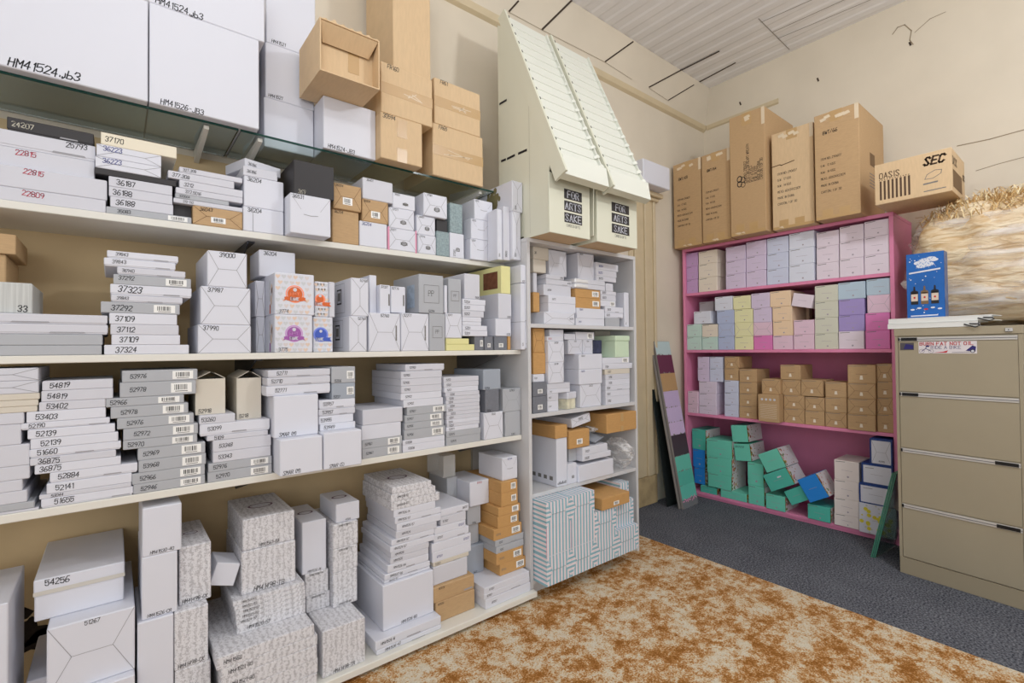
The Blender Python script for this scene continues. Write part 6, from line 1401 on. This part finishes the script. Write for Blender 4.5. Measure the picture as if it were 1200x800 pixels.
bx('R', 1006.5, 1048, 588, 629, PX-.03, .26, 'W', '', 'white box with yellow dots behind the leaning glass sheets', 'gift_box', fb, extra=dots, tol=.14)
bx('R', 1006.5, 1051, 565, 587.5, PX-.03, .26, 'W', '', 'white box with a blue speckled border on the dotted box', 'gift_box', fb, m=BF, extra=framed)
bx('R', 1009.5, 1053, 541.5, 564.6, PX-.03, .26, 'W', '', 'white box with a blue speckled border, middle of three', 'gift_box', fb, m=BF, extra=framed)
bx('R', 1019, 1055.5, 513, 541, PX-.03, .26, 'W', '', 'taller flap-end box with a blue speckled border, topmost of three', 'gift_box', fb, m=BF, extra=framedx)

# ================================================================ leaning planks and glass
SW = [(0, .085, (188, 208, 210)), (.085, .20, (104, 46, 74)), (.20, .31, (186, 150, 104)), (.31, .41, (198, 178, 214)), (.41, .50, (206, 186, 222)), (.50, .575, (214, 190, 226)), (.575, .70, (74, 56, 68)), (.70, .79, (110, 196, 178)), (.79, .87, (92, 184, 168)), (.87, .95, (104, 196, 180)), (.95, 1.0, (120, 122, 126))]
def plank(loc, w, t, L, lean, rz, label, painted=False):
    """a board standing on the floor, leaning back against the wall"""
    WD = mat('weathered board', srgb(140, 134, 130), .8, noise=.2, scale=12, stretch=(1, 1, .1)); rd = random.Random(5)
    b = MB(); b.box(0, w, 0, t, 0, L, WD, .002)
    if painted:
        nseg = 12
        for a, c, col in SW:
            m_ = mat('paint sample %d' % int(a*1000), srgb(*col), .5, noise=.06, scale=40, stretch=(8, 1, 1))
            zt_, zb_ = L*(1-a)+.0, L*(1-c)
            for k in range(nseg):
                x0_, x1_ = w*.015+w*.97*k/nseg, w*.015+w*.97*(k+1)/nseg
                b.poly([(x0_, -.0008-.0002*a, zb_+rd.uniform(-.02, .012)), (x1_, -.0008-.0002*a, zb_+rd.uniform(-.02, .012)), (x1_, -.0008-.0002*a, zt_-.002), (x0_, -.0008-.0002*a, zt_-.002)], m_)
        m_ = mat('pink paint', srgb(232, 150, 186), .5)
        for k in range(9): b.line((w*(.05+.1*k), -.0016, L*.03+rd.uniform(0, .03)), (w*(.14+.1*k), -.0016, L*.03+rd.uniform(0, .04)), .008, m_, (0, -1, 0))
    o = b.build('plank', None, loc); o.rotation_euler = (-lean, 0, rz); tag(o, label, 'plank'); return o
plank((3.345, 2.075, .002), .225, .018, 1.30, math.radians(10.4), math.radians(2), 'plank daubed with paint samples leaning against the wall beside the pink bookcase', True)
plank((3.328, 2.0975, .002), .20, .012, 1.19, math.radians(10.4), math.radians(2), 'bare weathered plank leaning behind the paint sample plank')
DGL = mat('dark glass sheet', srgb(34, 40, 40), .12, spec=.8)
b = MB(); b.box(0, .16, 0, .006, 0, .92, DGL, .001); o = b.build('glass_sheet', None, (3.30, 2.185, .002)); o.rotation_euler = (math.radians(-8.2), 0, 0); tag(o, 'dark glass sheet leaning behind the two planks', 'glass sheet', 'glass sheets')
GSH = mat('green glass edge', srgb(70, 128, 108), .2)
for k in range(3):
    b = MB(); b.box(0, .27, 0, .005, 0, .52, GL, 0); b.box(-.0005, .006, -.0004, .0054, 0, .52, GSH); b.box(0, .27, -.0004, .0054, .5145, .5205, GSH)
    o = b.build('glass_sheet', None, (3.405+.003*k, .905-.008*k, .002))
    o.rotation_euler = (Matrix.Rotation(math.radians(-6), 4, 'Z') @ Matrix.Rotation(math.radians(12.5), 4, 'X')).to_euler()
    tag(o, 'green edged glass sheet leaning on the filing cabinet side, %s of three' % ('outermost', 'middle', 'innermost')[k], 'glass sheet', 'glass sheets')

# ================================================================ things on the filing cabinet
def cabpt(x, y, z=CH):   # cabinet coordinates to the world
    return (cloc[0]+cx_*x-cy_*y, cloc[1]+cy_*x+cx_*y, z)
FOL = mat('white folder board', srgb(228, 230, 228), .35)
ELA = mat('black elastic', (.01, .01, .012), .5)
def folder(x0, x1, y0, d, z, label, loops):
    e = empty('folder', cabpt((x0+x1)/2, y0+d/2, z), crz, label, 'folder', 'white folders on the filing cabinet'); w = x1-x0
    b = MB(); b.box(-w/2, w/2, -d/2, d/2, 0, .004, FOL, .001); b.box(-w/2, w/2, -d/2, d/2, .023, .027, FOL, .001); b.box(-w/2, w/2, -d/2+.001, -d/2+.004, .004, .023, FOL); b.box(-w/2+.004, w/2-.03, -d/2+.004, d/2-.004, .004, .023, W2)
    b.build('cover', e)
    b = MB(); x = w/2-.05
    b.tube([(x, -d/2-.001, .012), (x+.02, -d/2-.006, .004), (x+.045, -d/2-.009, -.004), (x+.06, -d/2-.008, .004), (x+.05, -d/2-.004, .012), (x+.02, -d/2-.002, .014)], .003, ELA, 6); b.build('elastic_loop', e)
folder(-CW/2-.03, CW/2-.15, -CD/2-.005, .17, CH+.0006, 'white folder flat on the filing cabinet, lower of two', 1)
folder(-CW/2-.028, CW/2-.10, -CD/2+.0, .165, CH+.0286, 'white folder under the bright blue box, upper of two', 1)
# bright blue box
BLB = mat('bright blue print', srgb(26, 98, 178), .4, noise=.12, scale=8); BLS = mat('blue grey box side', srgb(96, 110, 150), .45, noise=.3, scale=30)
zb_ = CH+.0565; X_ = 3.335
pl_, pr_ = at(1063, 360, 0, X_), at(1107.6, 360, 0, X_); h = at(1062, 298.7, 0, X_).z-zb_; w = pl_.y-pr_.y; d = .08
b = MB(); b.box(-w/2, w/2, -d/2, d/2, 0, h, BLB, .001); y = -d/2-.0006
b.poly([(w/2+.0005, -d/2, 0), (w/2+.0005, d/2, 0), (w/2+.0005, d/2, h), (w/2+.0005, -d/2, h)], BLS)
for k, (cxp, czp, r) in enumerate(((-.18, .85, .2), (0, .88, .22), (.2, .9, .2), (-.1, .8, .2), (.1, .82, .22), (.3, .88, .16))): b.disc((w*cxp*.8, y-.00008*k, h*czp), (1.5, 0, 0), (0, 0, .7), w*r*.5, W2, 14)
for z_ in (.90, .84, .785):      # small lettering on the cloud, too fine to read
    for k in range(6): b.line((w*(-.2+.07*k+(.03 if z_ > .88 else 0)), y-.0008, h*z_), (w*(-.165+.07*k+(.03 if z_ > .88 else 0)), y-.0008, h*(z_+.02*(1 if k % 2 else -1))), .003, mat('sky letter print', srgb(120, 160, 210), .5), (0, -1, 0))
b.line((-w*.4, y-.0004, h*.70), (w*.38, y-.0004, h*.735), .008, W2, (0, -1, 0))
for i in range(3):
    cxp = w*(-.29+.27*i); m1 = mat('lantern black', srgb(32, 30, 34), .3) if i != 1 else mat('lantern bronze', srgb(120, 96, 70), .3)
    b.disc((cxp, y-.0003, h*.40), (1, 0, 0), (0, 0, .55), w*.105, m1, 14); b.poly([(cxp-w*.1, y-.0003, h*.21), (cxp+w*.1, y-.0003, h*.21), (cxp+w*.1, y-.0003, h*.39), (cxp-w*.1, y-.0003, h*.39)], m1)
    b.poly([(cxp-w*.03, y-.0003, h*.42), (cxp+w*.03, y-.0003, h*.42), (cxp+w*.02, y-.0003, h*.49), (cxp-w*.02, y-.0003, h*.49)], m1)
    b.poly([(cxp-w*.09, y-.0006, h*.26), (cxp+w*.09, y-.0006, h*.26), (cxp+w*.09, y-.0006, h*.37), (cxp-w*.09, y-.0006, h*.37)], mat('lantern pane print', srgb(214, 196, 180), .5)); b.disc((cxp, y-.0009, h*.315), (1, 0, 0), (0, 0, 1.2), w*.03, RT_, 8)
rd = random.Random(4)
for k in range(30): b.disc((rd.uniform(-.46, .46)*w, y-.0002, rd.uniform(.04, .96)*h), (1, 0, 0), (0, 0, 1), rd.choice((.0015, .002, .0035)), W2, 6)
for k in range(5): b.disc((w*(-.35+.18*k), y-.0004, h*(.13+.02*(k % 2))), (1.6, 0, 0), (0, 0, .8), .006, W2 if k != 2 else RT_, 8)
b.line((-w*.38, y-.0004, h*.03), (w*.3, y-.0004, h*.035), .006, W2, (0, -1, 0))
o = b.build('gift_box', None, (X_+d/2, (pl_.y+pr_.y)/2, zb_), -math.pi/2); tag(o, 'bright blue box printed with three little lanterns, standing on the white folders', 'box')
b = MB(); b.box(-.075, .06, 0, .02, 0, h*.94, W, .001); o = b.build('gift_box', None, (X_+d+.004, (pl_.y+pr_.y)/2+.02, zb_), -math.pi/2); tag(o, 'white box edge standing just behind the bright blue box', 'box')

# bag of wood wool
def wool_mat():
    m, t, b_ = nt('wood wool'); b_.inputs['Roughness'].default_value = .8
    tc = t.nodes.new('ShaderNodeTexCoord'); mp = t.nodes.new('ShaderNodeMapping'); mp.inputs['Scale'].default_value = (5, 4, 15); mp.inputs['Rotation'].default_value = (.25, 0, 0)
    n = t.nodes.new('ShaderNodeTexNoise'); n.inputs['Scale'].default_value = 2.2; n.inputs['Detail'].default_value = 5; n.inputs['Distortion'].default_value = 1.2
    r = t.nodes.new('ShaderNodeValToRGB'); e_ = r.color_ramp.elements; e_[0].position, e_[1].position = .34, .66
    e_[0].color = (*srgb(194, 160, 114), 1); e_[1].color = (*srgb(236, 220, 190), 1)
    t.links.new(tc.outputs['Object'], mp.inputs[0]); t.links.new(mp.outputs[0], n.inputs['Vector']); t.links.new(n.outputs['Fac'], r.inputs['Fac']); t.links.new(r.outputs['Color'], b_.inputs['Base Color'])
    bp = t.nodes.new('ShaderNodeBump'); bp.inputs['Strength'].default_value = .8; bp.inputs['Distance'].default_value = .02; t.links.new(n.outputs['Fac'], bp.inputs['Height']); t.links.new(bp.outputs['Normal'], b_.inputs['Normal'])
    return m
WOOL = wool_mat(); STRAW = [mat('straw strand pale', srgb(236, 218, 176), .7), mat('straw strand', srgb(214, 182, 128), .7), mat('straw strand deep', srgb(196, 158, 106), .7)]
BC = (3.805, .335); BR_ = (.295, .425)
bagz = CH+.001
e = empty('bag', (BC[0], BC[1], bagz), 0, 'big clear plastic bag of pale wood wool lying on the filing cabinet', 'bag')
def blob(name, rx, ry, rz, cz, m, seed, amp, cutoff=None, sub=5):
    bm = bmesh.new(); bmesh.ops.create_icosphere(bm, subdivisions=sub, radius=1); rd_ = random.Random(seed)
    ds = [(Vector((rd_.gauss(0, 1), rd_.gauss(0, 1), rd_.gauss(0, 1))).normalized(), rd_.uniform(5, 18), rd_.uniform(0, 6)) for _ in range(16)]
    for v in bm.verts:
        n_ = v.co.normalized(); se = (abs(n_.x)**3.2+abs(n_.y)**3.2+abs(n_.z)**3.2)**(-1/3.2); k = se
        for dv, f_, ph_ in ds: k += amp*math.sin(f_*n_.dot(dv)+ph_)
        if cutoff: k += .02*math.sin(38*n_.z+9*n_.y+3*math.sin(5*n_.y+4*n_.x))
        q = n_*k; v.co = Vector((q.x*rx, q.y*ry, max(q.z*rz+cz, .003)))
        top = rz*.62+cz
    if cutoff:
        dl = [v for v in bm.verts if v.co.z > cutoff and v.co.y > -.1]; bmesh.ops.delete(bm, geom=dl, context='VERTS')
    me = bpy.data.meshes.new(name); bm.to_mesh(me); bm.free(); me.materials.append(m)
    for p in me.polygons: p.use_smooth = True
    o_ = bpy.data.objects.new(name, me); COL.objects.link(o_); o_.parent = e; return o_
HB = .72
blob('wood_wool', BR_[0]*.95, BR_[1]*.95, HB*.46, HB*.5, WOOL, 11, .016)
BAGP = film_mat('clear bag plastic', .06, .72, 3.2, (1, .55, 4.5), (.42, 0, 0))
blob('plastic_film', BR_[0]*1.0, BR_[1]*1.0, HB*.485, HB*.5, BAGP, 12, .018, cutoff=HB*.86)
s = MB(); rd = random.Random(9)
for k in range(900):
    a = rd.uniform(0, 2*math.pi); r = rd.random()**.5
    px, py = BR_[0]*.85*r*math.cos(a), .05+BR_[1]*.78*r*math.sin(a); pz = HB*(.985-.14*r*r)+rd.uniform(-.02, .045)
    if py > .30: pz -= rd.uniform(0, .10)
    if py > .13: pz = min(pz, .70)
    th = rd.uniform(0, 6.28); L_ = rd.uniform(.05, .14); cu = rd.uniform(-1.4, 1.4)
    pts = []
    for j in range(5):
        t_ = j/4-.5; ang = th+cu*t_; pts.append(Vector((px+L_*t_*math.cos(ang), py+L_*t_*math.sin(ang), pz+.03*math.sin(t_*5+k)+rd.uniform(-.008, .008))))
    m_ = STRAW[k % 3]
    for p, q in zip(pts, pts[1:]):
        s.line(p, q, rd.uniform(.0035, .006), m_, Vector((rd.uniform(-.5, .5), rd.uniform(-.5, .5), 1)))
o = s.build('wood_wool_strands', e); o['kind'] = 'stuff'
